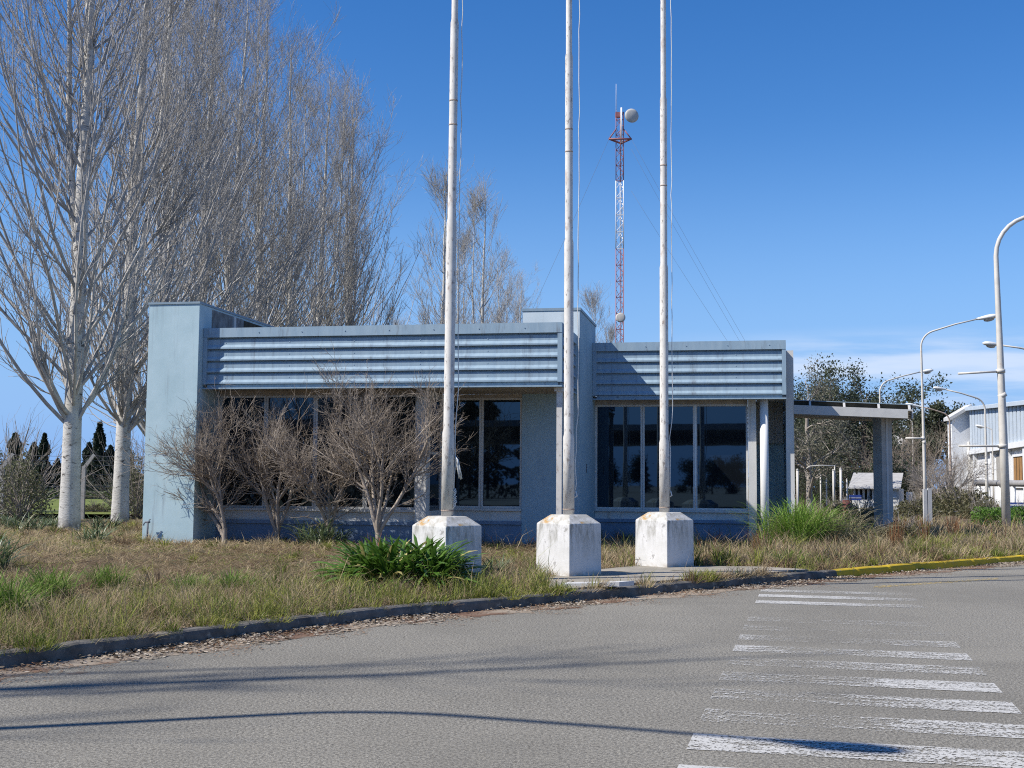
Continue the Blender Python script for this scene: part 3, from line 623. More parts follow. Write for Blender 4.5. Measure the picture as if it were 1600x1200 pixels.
street_lamp('street lamp on the near verge whose arm throws its shadow on the crossing', 0, 0, 0, 7.9, (.88, -.47), 2.25, .42, .085, sx=(-8.1, 5.85), group=None)
# stub posts at the second lamp
g0 = atY(1450, 830, 38.5); PS = thing('concrete_post', 'pair of short white concrete stubs at the foot of the lamp post', 'post', (g0[0], g0[1], .1))
MB().box(-.13, -.02, -.05, .05, -.1, 1.32).build('stub', M_CONCL, PS); MB().box(.01, .13, -.05, .05, -.1, 1.34).build('stub', M_CONCL, PS)
MB().box(-.02, .01, -.02, .02, .35, .45).build('bolt', M_WIRE, PS)

def white_post(x, yt, Y, label, r=.05, mat=None):
    r = r * .72
    g = atY(x, yt, Y); root = thing('post', label, 'post', (g[0], g[1], .1), 0, 'thin pale posts behind the canopy')
    h = g[2] - .1; MB().tube([(0, 0, -.1), (0, 0, h)], r, 8).build('shaft', mat or M_LAMPP, root); MB().tube([(0, 0, h), (0, 0, h + .06)], [r * 1.2, r * .6], 8).build('cap', mat or M_LAMPP, root)
    return root
for x, yt, Y, l, r in ((1246, 735, 44, 'thin white post beside the tree trunk behind the office end', .06), (1282, 742, 62, 'faint thin post under the grey tree, left of three', .05), (1291, 742, 58, 'thin pale post under the grey tree, between two others', .05),
                    (1302, 735, 52, 'white post with bent foot under the grey tree', .06), (1313.5, 733, 50, 'tallest white post left of the red drum', .07), (1323, 750, 54, 'short pale post by the dark blue sign', .05)):
    white_post(x, yt, Y, l, r)
# bent lamp arm over the grey tree
gA = atY(1302, 728, 52); AR = thing('lamp_arm', 'horizontal white pipe arm among the grey tree branches', 'pipe', tuple(gA)); MB().tube([(.1, 0, 0), (-.5, 0, .02), (-1.0, 0, -.02), (-1.15, 0, -.12)], .022, 8).build('pipe', M_LAMPP, AR); MB().tube([(.06, 0, -.9), (.06, 0, .03)], .022, 6).build('stand', M_LAMPP, AR)
# white square sign
gS = atY(1421, 792, 60); SG = thing('road_sign', 'small blank white square sign on a thin pole', 'sign', (gS[0], gS[1], .1))
z = atY(1421, 775, 60)[2] - .1; MB().box(-.15, .15, -.02, 0, z - .18, z + .20).build('sign_panel', M_WHITE, SG); MB().tube([(0, .02, -.1), (0, .02, z)], .025, 6).build('pole', M_LAMPP, SG)

# ------------------------------------------------------------------ warehouse and shed on the right
WC = atY(1519, 700, 100.0); WH = thing('warehouse', 'white warehouse with a pale corrugated upper wall at the right edge', 'warehouse', (WC[0], WC[1], 0), 0)
wdir = np.array([-0.2, -0.98]); wn = np.array([-0.98, 0.2])     # along the long wall towards us, outward normal
def wl(t, o, z): return (wdir[0] * t + wn[0] * o, wdir[1] * t + wn[1] * o, z)
def wbox(b, t0, t1, o0, o1, z0, z1, z0b=None, z1b=None):
    z0b = z0 if z0b is None else z0b; z1b = z1 if z1b is None else z1b
    return b.hexa([wl(t0, o0, z0), wl(t0, o1, z0), wl(t1, o1, z0b), wl(t1, o0, z0b), wl(t0, o0, z1), wl(t0, o1, z1), wl(t1, o1, z1b), wl(t1, o0, z1b)])
M_WWALL = varied('white_wall_paint', (0.68, 0.69, 0.70), (0.75, 0.76, 0.77), 1.2, 0.85, 0.2, 0, (1, 1, .3), (0.42, 0.42, 0.40), (0.62, 0.8), 2)
M_WCOR = varied('pale_corrugated_sheet', (0.44, 0.50, 0.56), (0.50, 0.56, 0.61), 1.5, 0.6, 0.3)
M_BROWN = varied('brown_boards', (0.36, 0.20, 0.08), (0.28, 0.15, 0.06), 3, 0.85)
M_GREYP = varied('grey_shutter', (0.30, 0.29, 0.27), (0.36, 0.34, 0.31), 3, 0.8)
M_PIPE = varied('grey_pipe', (0.26, 0.25, 0.24), (0.33, 0.32, 0.31), 3, 0.6)
M_BLUE = varied('blue_sign_paint', (0.03, 0.06, 0.26), (0.05, 0.09, 0.32), 3, 0.5)
T1 = 40; zt = lambda t: 8.0 - .043 * t
b = wbox(MB(), 0, T1, -8, 0, -.2, 4.3); b.build('wall', M_WWALL, WH)
prof = []; x = 0
b = MB(); vs0, vs1 = [], []
while x < T1:
    for dt, o in ((0, -.25), (.30, -.25), (.33, .20), (1.22, .20)):
        vs0.append(wl(x + dt, o, 4.30)); vs1.append(wl(x + dt, o, zt(x + dt)))
    x += 1.25
n = len(vs0); b.add(vs0 + vs1, [(i, i + 1, n + i + 1, n + i) for i in range(n - 1)]); b.build('corrugated_wall', M_WCOR, WH)
b = wbox(MB(), -.1, T1, -10, .45, zt(0), zt(0) + .05, zt(T1), zt(T1) + .05); wbox(b, -.1, T1, .30, .50, zt(0) - .25, zt(0) - .003, zt(T1) - .25, zt(T1) - .003); b.build('roof', M_WCOR, WH)
b = wbox(MB(), .0, T1, .125, .40, 4.12, 4.50); b.build('eave_band', M_WWALL, WH)
for t0 in (2.0, 9.5, 15.5, 21, 26): wbox(MB(), t0, t0 + .5, 0.003, .30, -.1, 4.1).build('pilaster', M_WWALL, WH)
wbox(MB(), 10.5, 15.0, .003, .05, 1.95, 3.95).build('shutter', M_GREYP, WH)
wd = wbox(MB(), 17.0, 20.8, .003, .08, 1.6, 3.55).build('boarded_window', M_BROWN, WH)
b = wbox(MB(), 16.8, 21, .003, .14, 3.55, 3.72); wbox(b, 16.8, 21, .003, .14, 1.45, 1.6); wbox(b, 16.7, 17, .003, .14, 1.6, 3.55); b.build('frame', M_WWALL, wd)
for q in (17.9, 18.8, 19.7): wbox(MB(), q, q + .07, .085, .10, 1.6, 3.55).build('batten', M_DARKGAP, wd)
# gable wing at the far corner
gx = atY(1488, 700, 100.3)[0] - WC[0]
b = MB(); b.hexa([(gx, 0.3, -.2), (-.01, 0.3, -.2), (-.01, 1.3, -.2), (gx, 1.3, -.2), (gx, .3, 7.0), (-.01, .3, 7.95), (-.01, 1.3, 7.95), (gx, 1.3, 7.0)]); gw = b.build('gable_wall', M_WWALL, WH)
b = MB(); b.hexa([(gx - .25, .0, 6.92), (.05, .0, 8.0), (.05, 1.5, 8.0), (gx - .25, 1.5, 6.92), (gx - .25, .0, 7.2), (.05, .0, 8.28), (.05, 1.5, 8.28), (gx - .25, 1.5, 7.2)]); b.build('gable_roof', M_CONCL, WH)
b = MB(); b.box(-.28, -.02, -.15, .29, -.2, 5.2); b.build('corner_pier', M_CREAM, WH)
# lower wing behind the bare trees
lx0, lx1 = atY(1395, 700, 112)[0] - WC[0], gx - .02
b = MB(); b.hexa([(lx0, 12, -.2), (lx1, 12, -.2), (lx1, 18, -.2), (lx0, 18, -.2), (lx0, 12, 4.6), (lx1, 12, 5.4), (lx1, 18, 5.4), (lx0, 18, 4.6)]); b.build('low_wing', M_WWALL, WH)
b = MB(); b.hexa([(lx0, 11.6, 4.6), (lx1, 11.6, 5.4), (lx1, 18, 6.6), (lx0, 18, 5.8), (lx0, 11.6, 4.85), (lx1, 11.6, 5.65), (lx1, 18, 6.85), (lx0, 18, 6.05)]); b.build('low_wing_roof', M_CONC, WH)
# pipe barrier
gp = atY(1527, 755, 70); gq = atY(1660, 756, 52)
PB = thing('pipe_barrier', 'thick grey horizontal pipe on white posts in front of the warehouse', 'barrier', (gp[0], gp[1], 0)); d_ = gq - gp
MB().tube([(0, 0, gp[2]), (d_[0], d_[1], gq[2])], .16, 12).build('pipe', M_PIPE, PB)
MB().tube([(-.25, 0, gp[2]), (.0, 0, gp[2])], .19, 12).tube([(-.1, 0, gp[2] + .15), (-.05, 0, gp[2] + .32), (.1, 0, gp[2] + .3)], .03, 6).build('valve', M_WIRE, PB)
for f in (.03, .17, .33, .5, .75):
    MB().tube([(d_[0] * f, d_[1] * f, -.1), (d_[0] * f, d_[1] * f, gp[2] + (gq[2] - gp[2]) * f - .12)], .10, 8).build('post', M_WHITE, PB)
# blue site sign
gs = atY(1579, 797, 50); ge = atY(1650, 797, 48); BS = thing('site_sign', 'long low blue and white board beside the green bush', 'sign', (gs[0], gs[1], 0)); L_ = ge[0] - gs[0]
zb, zt_ = gs[2], atY(1579, 785, 50)[2]; h = zt_ - zb
MB().box(0, L_, 0, .05, zb, zb + h * .56).build('blue_panel', M_BLUE, BS); MB().box(0, L_, 0, .05, zb + h * .57, zb + h * .78).build('white_stripe', M_WHITE, BS); MB().box(0, L_, 0, .05, zb + h * .79, zt_).build('blue_panel', M_BLUE, BS)
for q in (.1, L_ - .1): MB().tube([(q, .08, -.1), (q, .08, zt_)], .04, 6).build('post', M_LAMPP, BS)
# low shed
g1 = atY(1331, 763, 60); SH = thing('low_shed', 'low pale shed with a light sheet roof, seen under the canopy', 'shed', (g1[0], g1[1], 0), -.35)
ze = g1[2]
b = MB(); b.box(0, 2.2, 0, .25, -.3, ze - .55); b.box(.95, 2.2, -.01, 6, -.3, ze - .02); b.build('wall', M_CREAM, SH)
for k in range(4): MB().box(.06 + .22 * k, .16 + .22 * k, .02, .2, ze - .55, ze - .03).build('opening_post', M_CREAM, SH)
MB().box(.02, .93, .24, .3, ze - .6, ze - .03).build('dark_opening', M_DARKGAP, SH)
b = MB(); b.hexa([(-.15, -.3, ze - .03), (2.3, -.3, ze - .03), (2.3, 3.2, ze + .75), (-.15, 3.2, ze + .75), (-.15, -.3, ze + .03), (2.3, -.3, ze + .03), (2.3, 3.2, ze + .8), (-.15, 3.2, ze + .8)]); b.build('roof', M_CONC, SH)
MB().box(1.05, 2.1, -.06, -.012, ze - .45, ze + .02).build('grey_panel', M_WCOR, SH)
g1 = atY(1327, 779, 46); z1 = atY(1327, 774.5, 46)[2]
s_ = MB(); DS = thing('dark_sign', 'small dark blue board with a pale stripe under the canopy', 'sign', (g1[0], g1[1], 0)); s_.box(0, .46, 0, .03, z1 - .17, z1 + .03).build('board', M_BLUE, DS); MB().box(.0, .46, -.006, -.001, z1 - .095, z1 - .065).build('stripe', M_CONCL, DS); [MB().tube([(q, .05, -.1), (q, .05, z1)], .02, 6).build('leg', M_LAMPP, DS) for q in (.05, .41)]
g1 = atY(1323.5, 797, 45); RD = thing('red_drum', 'dull red drum standing in the weeds below the dark blue board', 'drum', (g1[0], g1[1], 0))
M_RDRUM = varied('dull_red_paint', (0.13, 0.04, 0.035), (0.09, 0.035, 0.03), 5, .8); zz_ = atY(1323, 781, 45)[2]
b = MB().tube([(0, 0, -.1), (0, 0, zz_)], .16, 14); b.tube([(0, 0, zz_ * .35), (0, 0, zz_ * .35 + .03)], .17, 14).tube([(0, 0, zz_ * .7), (0, 0, zz_ * .7 + .03)], .17, 14).build('body', M_RDRUM, RD); MB().tube([(0, 0, zz_), (0, 0, zz_ + .015)], .165, 14).build('lid', M_WIRE, RD)
g1 = atY(1490, 800, 56); K1 = MB().box(-1.5, 1.2, 0, .25, 0, .28).hexa([(-1.55, -.02, .28), (1.25, -.02, .28), (1.25, .27, .28), (-1.55, .27, .28), (-1.55, -.02, .33), (1.25, -.02, .33), (1.25, .27, .33), (-1.55, .27, .33)]).build('low_wall', M_CONCL); K1.location = (g1[0], g1[1], .05); tag(K1, 'low pale concrete edging before the bare trees', 'wall')
g1 = atY(1570, 822, 40); K2 = MB().box(-.9, 6, 0, .2, 0, .22).box(-.92, 6, -.02, .22, .223, .26).build('low_wall', M_CONCL); K2.location = (g1[0] + 1.2, g1[1] + 2.5, .05); tag(K2, 'low concrete kerb wall under the bright green bush', 'wall')

# ------------------------------------------------------------------ trees: vectorised branching
def nrm(a): return a / np.maximum(np.linalg.norm(a, axis=-1, keepdims=True), 1e-9)
UP = np.array([0, 0, 1.0])
def grow(P, R, n, srange, length, ang, upb, k, rr, wig, rg, rmin=0.002, tipf=0.25, spow=1.0, away=None):
    N, K, _ = P.shape; par = np.repeat(np.arange(N), n); m = len(par)
    s = srange[0] + (srange[1] - srange[0]) * rg.random(m) ** spow
    f = s * (K - 1); i0 = np.minimum(f.astype(int), K - 2); fr = (f - i0)[:, None]
    pos = P[par, i0] * (1 - fr) + P[par, i0 + 1] * fr; tan = nrm(P[par, i0 + 1] - P[par, i0])
    pr = R[par, i0] * (1 - fr[:, 0]) + R[par, i0 + 1] * fr[:, 0]
    rv = rg.normal(size=(m, 3)); perp = nrm(rv - tan * np.sum(rv * tan, -1, keepdims=True))
    A = np.radians(ang[0] + (ang[1] - ang[0]) * rg.random(m))[:, None]
    d = nrm(tan * np.cos(A) + perp * np.sin(A))
    L = length(s, par, rg) if callable(length) else length * (0.6 + 0.8 * rg.random(m))
    r0_ = np.maximum(np.minimum(pr * rr, pr * 0.9), rmin)
    out = np.zeros((m, k, 3)); out[:, 0] = pos; rad = np.zeros((m, k)); rad[:, 0] = r0_
    for q in range(1, k):
        d = nrm(d + UP * upb + rg.normal(size=(m, 3)) * wig)
        out[:, q] = out[:, q - 1] + d * (L / (k - 1))[:, None]; rad[:, q] = np.maximum(r0_ * (1 - (1 - tipf) * q / (k - 1)), rmin * .7)
    return out, rad
def tubes(groups, smooth=True):
    Vs, Fs, off = [], [], 0
    for P, R, m in groups:
        N, K, _ = P.shape
        T = np.gradient(P, axis=1); T = nrm(T)
        ref = np.where(np.abs(T[:, :1, 2:3]) > 0.9, np.array([1.0, 0, 0]), UP); ref = np.broadcast_to(ref, T.shape)
        n1 = nrm(np.cross(T, ref)); n2 = np.cross(T, n1)
        a = np.arange(m) * 2 * np.pi / m
        ring = P[:, :, None] + R[:, :, None, None] * (n1[:, :, None] * np.cos(a)[None, None, :, None] + n2[:, :, None] * np.sin(a)[None, None, :, None])
        Vs.append(ring.reshape(-1, 3))
        I, J, Q = np.meshgrid(np.arange(N), np.arange(K - 1), np.arange(m), indexing='ij'); base = (I * K + J) * m; q1 = (Q + 1) % m
        Fs.append(np.stack([base + Q, base + q1, base + m + q1, base + m + Q], -1).reshape(-1, 4) + off); off += N * K * m
    return np.concatenate(Vs), np.concatenate(Fs)
def branch_mesh(name, groups):
    V, Fq = tubes(groups); return np_mesh(name, V, Fq, smooth=True)

def poplar_data(seed, H, W, crown0=2.8, nprim=78, nsec=9, ntw=5, fork=2, tw_r=0.0046, r0=.245, upb=.15):
    rg = np.random.default_rng(seed); K = 16; z = np.linspace(-.3, H, K)
    wob = np.cumsum(rg.normal(size=(K, 2)) * .06, 0) * np.linspace(0, 1, K)[:, None]
    tr = np.concatenate([wob, z[:, None]], 1)[None]; R = (r0 * (1 - z / H * .93) ** 1.05)[None]; R[0, 0] = r0 * 1.16
    # swollen crown base
    lead, leadR = grow(tr, R, fork, (.24, .45), H * .5, (7, 11), .26, 12, .62, .035, rg, .02, .1)
    allT = [(tr, R, 12), (lead, leadR, 8)]
    def lp(s, par, g): return (0.36 * H * (1 - s) ** .75 + 1.6) * (.7 + .5 * g.random(len(s))) * W
    s0 = crown0 / H
    p1, r1 = grow(tr, R, nprim, (s0, .93), lp, (32, 58), upb, 11, .24, .075, rg, .008, .16, 1.25)
    p1b, r1b = grow(lead, leadR, nprim // 4, (.12, .95), lambda s, par, g: (.17 * H * (1 - s) + 1.0) * (.6 + .7 * g.random(len(s))) * W, (24, 42), .14, 9, .45, .07, rg, .007, .15)
    # fat collar branches at the crown base
    p1c, r1c = grow(tr, R, 12, (s0, s0 + .035), lambda s, par, g: .26 * H * (.5 + .7 * g.random(len(s))) * W, (40, 64), .20, 11, .24, .08, rg, .02, .14)
    pa = [(p1, r1), (p1b, r1b), (p1c, r1c)]
    tw = []; sec_groups = []
    for P, Rr in pa:
        ss_, rs = grow(P, Rr, nsec, (.10, .97), lambda s, par, g: (.5 + 2.0 * (1 - s)) * (.5 + .8 * g.random(len(s))), (18, 42), .13, 6, .5, .12, rg, tw_r * 1.5, .35)
        t1, rt1 = grow(ss_, rs, ntw, (.1, 1.0), .75, (18, 45), .12, 4, .6, .16, rg, tw_r, .55)
        t2, rt2 = grow(P, Rr, 5, (.3, 1.0), .9, (15, 35), .12, 4, .4, .12, rg, tw_r, .55)
        sec_groups.append((ss_, rs, 3)); tw += [(t1, rt1, 3), (t2, rt2, 3)]
    t3, rt3 = grow(tr, R, 60, (.4, .995), 1.2, (25, 50), .16, 5, .2, .12, rg, tw_r, .5)
    return (branch_mesh('trunk', allT), branch_mesh('limbs', [(P, Rr, 5) for P, Rr in pa]), branch_mesh('crown', sec_groups + tw + [(t3, rt3, 3)]))
def poplar(data, x, y, z, s, rz, label, group='bare white poplars'):
    root = thing('poplar_tree', label, 'tree', (x, y, z), rz, group); root.scale = (s, s, s)
    tr = link('trunk', data[0], None, root); lb = link('limbs', data[1], None, root); cr = link('crown', data[2], None, root)
    return root
def mats(d, *ms):
    for me, m in zip(d, ms): me.materials.append(m)
    return d
PA = mats(poplar_data(3, 24, 1.0), M_PTRUNK, M_PLIMB, M_PTWIG)
PB_ = mats(poplar_data(8, 23, .92, 2.7), M_PTRUNK, M_PLIMB, M_PTWIG)
PC = mats(poplar_data(21, 23, 1.12, 2.4, 60, 7, 4, 3, .0066, .25, .115), M_PTRUNK, M_PLIMB, M_PTWIG)
PE = mats(poplar_data(55, 22, .7, 2.5, 20, 4, 2, 1, .008), M_PTRUNK, M_PLIMB, M_PTWIG)
PD = mats(poplar_data(34, 22, .78, 2.2, 52, 6, 4, 1, .0085), M_PTRUNK, M_PLIMB, M_PTWIG)
g = gnd(108, 832, .2); poplar(PA, g[0], g[1], .15, 1.0, 3.5, 'bare poplar with a thick white trunk, nearest the left edge')
g = gnd(187, 820, .2); poplar(PB_, g[0], g[1], .15, 1.0, 4.3, 'bare poplar with a white trunk, close beside the pale end wall')
rowp = [(250, 43.5, PC, .98, 'bare poplar rising straight above the pale end wall'), (303, 47.5, PB_, 1.0, 'bare poplar whose trunk rises just right of the end wall coping'),
        (352, 51, PC, 1.0, 'bare poplar in the middle of the tall row behind the left roof'), (398, 54.5, PA, .95, 'tall bare poplar above the left third of the metal fascia'),
        (446, 58, PC, .98, 'bare poplar with bright upright leaders, fifth along the row behind the office'), (490, 61.5, PB_, .98, 'bare poplar second from the right end of the tall row'),
        (543, 64, PC, .99, 'bare poplar at the right end of the tall row, its crown spreading right')]
for i, (x, Y, d, s, l) in enumerate(rowp):
    g = atY(x, 760, Y); poplar(d, g[0], g[1], .15, s, 1.3 + i * 1.9, l)
for i, (x, Y, d, s, l) in enumerate([(684, 84, PD, 1.05, 'slim bare poplar with a clear white trunk, left of the first flagpole'), (716, 96, PD, .98, 'slim bare poplar right behind the first flagpole'), (752, 88, PD, 1.04, 'pointed bare poplar, tallest of the far group'),
        (782, 94, PC, .82, 'bushy bare poplar in the far group, second from its right end'), (808, 92, PC, .74, 'bushy bare poplar at the right end of the far group'), (622, 92, PD, .62, 'small bare poplar low behind the fascia, right of the tall row'), (655, 96, PD, .55, 'small bare poplar between the tall row and the first flagpole'),
        (856, 120, PD, .66, 'distant bare poplar just left of the middle tower wall'), (925, 120, PD, .93, 'distant bare poplar between the middle tower wall and the mast'), (950, 128, PD, .82, 'distant thin bare poplar left of the mast foot')]):
    g = atY(x, 760, Y); poplar(d, g[0], g[1], .15, s, .7 + i * 2.3, l, 'far bare poplars')
# poplars beside the road to the left of the view: their shadows streak the asphalt
poplar(PE, -16.5, 4.6, .1, .95, 1.0, 'roadside poplar beyond the left edge, the nearer of two'); poplar(PE, -22.5, 1.2, .1, 1.0, 2.2, 'roadside poplar beyond the left edge, the farther of two')

# bare vase-shaped shrubs in front of the windows
def shrub_data(seed, H, W, stems=4, dens=1.0, lean=(12, 34)):
    rg = np.random.default_rng(seed)
    base = np.array([[[0, 0, -.15], [0.01, 0, .05], [.0, .01, .22], [.0, .0, .38]]], float); bR = np.array([[.075, .065, .055, .05]])
    st, sr = grow(base, bR, stems, (.5, 1.0), H * .42, lean, .02, 7, .75, .10, rg, .014, .6)
    b1, c1 = grow(st, sr, 5, (.45, 1.0), lambda s, par, g: H * .36 * (.6 + .6 * g.random(len(s))) * W, (14, 46), .10, 6, .62, .13, rg, .008, .45)
    b2, c2 = grow(b1, c1, 7, (.2, 1.0), lambda s, par, g: H * .20 * (.5 + .8 * g.random(len(s))), (16, 48), .10, 5, .62, .16, rg, .005, .5)
    b2b, c2b = grow(st, sr, 6, (.25, .9), lambda s, par, g: H * .26 * (.4 + .8 * g.random(len(s))), (30, 70), .08, 6, .4, .15, rg, .005, .4)
    tl, tr_ = [], []
    for B, C in ((b2, c2), (b2b, c2b)):
        t1, q1 = grow(B, C, int(7 * dens), (.1, 1.0), H * .115, (15, 50), .10, 4, .6, .18, rg, .0032, .6)
        t2, q2 = grow(t1, q1, int(4 * dens), (.2, 1.0), H * .05, (18, 50), .06, 3, .8, .2, rg, .0024, .7)
        tl += [(t1, q1, 3), (t2, q2, 3)]
    return mats((branch_mesh('stems', [(base, bR, 8), (st, sr, 7)]), branch_mesh('crown', [(b1, c1, 5), (b2, c2, 4), (b2b, c2b, 4)] + tl)), M_STWIG, M_STWIG)
def shrub(data, x, Y, label, s=1.0, rz=0.0, name='bare_shrub', group='bare shrubs along the front windows', cat='shrub', z=.12):
    g = atY(x, 800, Y); root = thing(name, label, cat, (g[0], g[1], z), rz, group); root.scale = (s, s, s)
    link('stems', data[0], None, root); link('crown', data[1], None, root); return root
shrub(shrub_data(41, 3.15, 1.05, 4, .9, (10, 34)), 352, 25.6, 'bare brown shrub against the end wall, its branches crossing the pale paint', 1.08, .5)
shrub(shrub_data(52, 3.0, 1.02, 4, .85), 434, 25.9, 'bare forked shrub, second from the end wall', 1.1, 2.0)
shrub(shrub_data(63, 2.95, .85, 3, .6, (14, 38)), 514, 25.7, 'slender bare shrub behind the small green clump', 1.12, 4.0)
shrub(shrub_data(74, 3.30, 1.15, 6, .95, (12, 42)), 592, 24.8, 'largest and bushiest bare shrub, behind the big strap-leaved plant', 1.1, 1.0)

# leafy things ------------------------------------------------------------------
def leaf_quads(C, size, rg, c_a, c_b, flat=0.0, elong=1.6):
    m = len(C); d = nrm(rg.normal(size=(m, 3)) + np.array([0, 0, -flat])); e = nrm(np.cross(d, rg.normal(size=(m, 3))))
    L = (size * (.6 + .8 * rg.random(m)))[:, None]; Wd = L / elong
    V = np.stack([C - d * L * .5, C + e * Wd * .5, C + d * L * .5, C - e * Wd * .5], 1).reshape(-1, 3)
    F = np.arange(m * 4).reshape(-1, 4); k = rg.random((m, 1)); col = np.asarray(c_a) * (1 - k) + np.asarray(c_b) * k
    return V, F, np.repeat(col, 4, 0)
def leafy_tree_data(seed, H, W, trunk_h, nl, lsize, ca, cb, bark_m, crown_up=.06, prim=9, clump=.35, open_=1.0, tr=.18):
    rg = np.random.default_rng(seed); K = 8; z = np.linspace(-.2, H * .72, K); wob = np.cumsum(rg.normal(size=(K, 2)) * .05 * H / 8, 0)
    T = np.concatenate([wob, z[:, None]], 1)[None]; R = (tr * (1 - .75 * z / H))[None]
    p1, r1 = grow(T, R, prim, (trunk_h / H, 1), lambda s, par, g: H * .40 * W * (.6 + .6 * g.random(len(s))), (30, 68), crown_up, 7, .55, .14, rg, .02, .3)
    p2, r2 = grow(p1, r1, 6, (.3, 1), lambda s, par, g: H * .20 * W * (.5 + .8 * g.random(len(s))), (22, 60), crown_up, 5, .6, .18, rg, .01, .4)
    p3, r3 = grow(p2, r2, 5, (.3, 1), H * .09 * W, (20, 60), .03, 4, .6, .2, rg, .006, .5)
    tips = np.concatenate([p3[:, 1:].reshape(-1, 3), p2[:, -2:].reshape(-1, 3)])
    keep = tips[rg.random(len(tips)) < open_]
    C = keep[rg.integers(0, len(keep), nl)] + rg.normal(size=(nl, 3)) * clump
    V, F, col = leaf_quads(C, lsize, rg, ca, cb, .5)
    br = branch_mesh('trunk', [(T, R, 8), (p1, r1, 6), (p2, r2, 4), (p3, r3, 3)]); br.materials.append(bark_m)
    cr = np_mesh('crown', V, F, col=col); cr.materials.append(M_LEAF); return br, cr
def leafy(data, name, x, Y, label, s=1.0, rz=0.0, group=None, cat='tree', z=.1, pos=None):
    g = pos if pos is not None else atY(x, 780, Y); root = thing(name, label, cat, (g[0], g[1], z), rz, group); root.scale = (s, s, s)
    link('trunk', data[0], None, root); link('crown', data[1], None, root); return root
E1 = leafy_tree_data(101, 6.6, 1.15, 1.0, 15000, .085, (.18, .175, .13), (.09, .095, .06), M_GBARK, .05, 12, .20, .6, .16)
leafy(E1, 'grey_leaved_tree', 1264, 56, 'sparse grey-leaved tree behind the office end and canopy', 1.0, .6)
E2 = leafy_tree_data(112, 6.5, 1.25, 1.2, 18000, .12, (.085, .10, .055), (.04, .055, .03), M_DBARK, .02, 11, .25, .5, .2)
leafy(E2, 'evergreen_tree', 1352, 74, 'dark green evergreen tree behind the canopy column', 1.22, 2.0)
leafy(E2, 'evergreen_tree', 1245, 90, 'evergreen tree far behind the right end of the office', 1.2, 5.1)
leafy(E2, 'evergreen_tree', 1318, 84, 'evergreen tree seen dimly through the grey-leaved tree', 1.1, 4.0)
for i_, (x_, Y_, s_, l_) in enumerate([(1282, 98, .95, 'dark evergreen low between the thin white posts'), (1338, 104, .9, 'dark evergreen beyond the shed roof'), (1388, 96, .85, 'dark evergreen peeking out left of the canopy column'), (1255, 108, 1.0, 'dark evergreen beyond the trunk of the grey-leaved tree')]): leafy(E2, 'evergreen_tree', x_, Y_, l_, s_, i_ * 1.9 + .4)
for i_, (x_, Y_, l_) in enumerate([(1262, 70, 'low dark scrub behind the leftmost white post'), (1308, 66, 'low dark scrub left of the shed'), (1408, 68, 'low dark scrub right of the canopy column')]): leafy(E2, 'scrub_tree', x_, Y_, l_, .42, i_ * 2.3, None, 'tree', -.5)
E3 = leafy_tree_data(123, 12, 1.0, 5, 20000, .36, (.10, .11, .06), (.04, .05, .03), M_DBARK, .0, 12, .42, .3, .3)
leafy(E3, 'eucalyptus_tree', 1482, 135, 'dark flat-topped eucalyptus above the bare tree, left of the gable roof', .86, .8)
leafy(E3, 'eucalyptus_tree', 1426, 120, 'loose open eucalyptus between the canopy end and the lamp post', .56, 3.2)
# bare spreading trees by the warehouse
def bare_data(seed, H, W, bm):
    rg = np.random.default_rng(seed); z = np.linspace(-.2, H * .3, 5)
    T = np.stack([rg.normal(size=5) * .05, rg.normal(size=5) * .05, z], 1)[None]; R = np.linspace(.17, .13, 5)[None]
    p1, r1 = grow(T, R, 7, (.55, 1), H * .55 * W, (20, 58), .03, 8, .55, .10, rg, .03, .25)
    p2, r2 = grow(p1, r1, 7, (.25, 1), H * .30 * W, (20, 52), .05, 6, .55, .12, rg, .013, .4)
    p3, r3 = grow(p2, r2, 7, (.2, 1), H * .18, (20, 50), .05, 5, .6, .15, rg, .008, .5)
    p4, r4 = grow(p3, r3, 3, (.2, 1), H * .09, (20, 50), .03, 3, .7, .2, rg, .006, .6)
    return mats((branch_mesh('stems', [(T, R, 8), (p1, r1, 6)]), branch_mesh('crown', [(p2, r2, 4), (p3, r3, 3), (p4, r4, 3)])), bm, bm)
B1 = bare_data(201, 5.2, 1.0, M_GBARK); B2 = bare_data(212, 5.0, 1.15, M_STWIG)
shrub(B1, 1482, 58, 'bare grey tree with forked dark trunk before the white gable wall', .66, .4, 'bare_tree', 'bare spreading trees near the warehouse', 'tree', .1)
shrub(B1, 1462, 66, 'bare grey tree leaning left, beside the forked one', .62, 2.6, 'bare_tree', 'bare spreading trees near the warehouse', 'tree', .1)
shrub(B2, 1412, 70, 'brownish bare tree with a broad fine crown between column and lamp post', .78, 1.2, 'bare_tree', 'bare spreading trees near the warehouse', 'tree', .1)
shrub(B2, 1442, 80, 'brownish bare tree farther back behind the lamp post', .86, 3.2, 'bare_tree', 'bare spreading trees near the warehouse', 'tree', .1)
shrub(B2, 1392, 82, 'brownish bare tree half hidden by the canopy column', .8, 5.0, 'bare_tree', 'bare spreading trees near the warehouse', 'tree', .1)

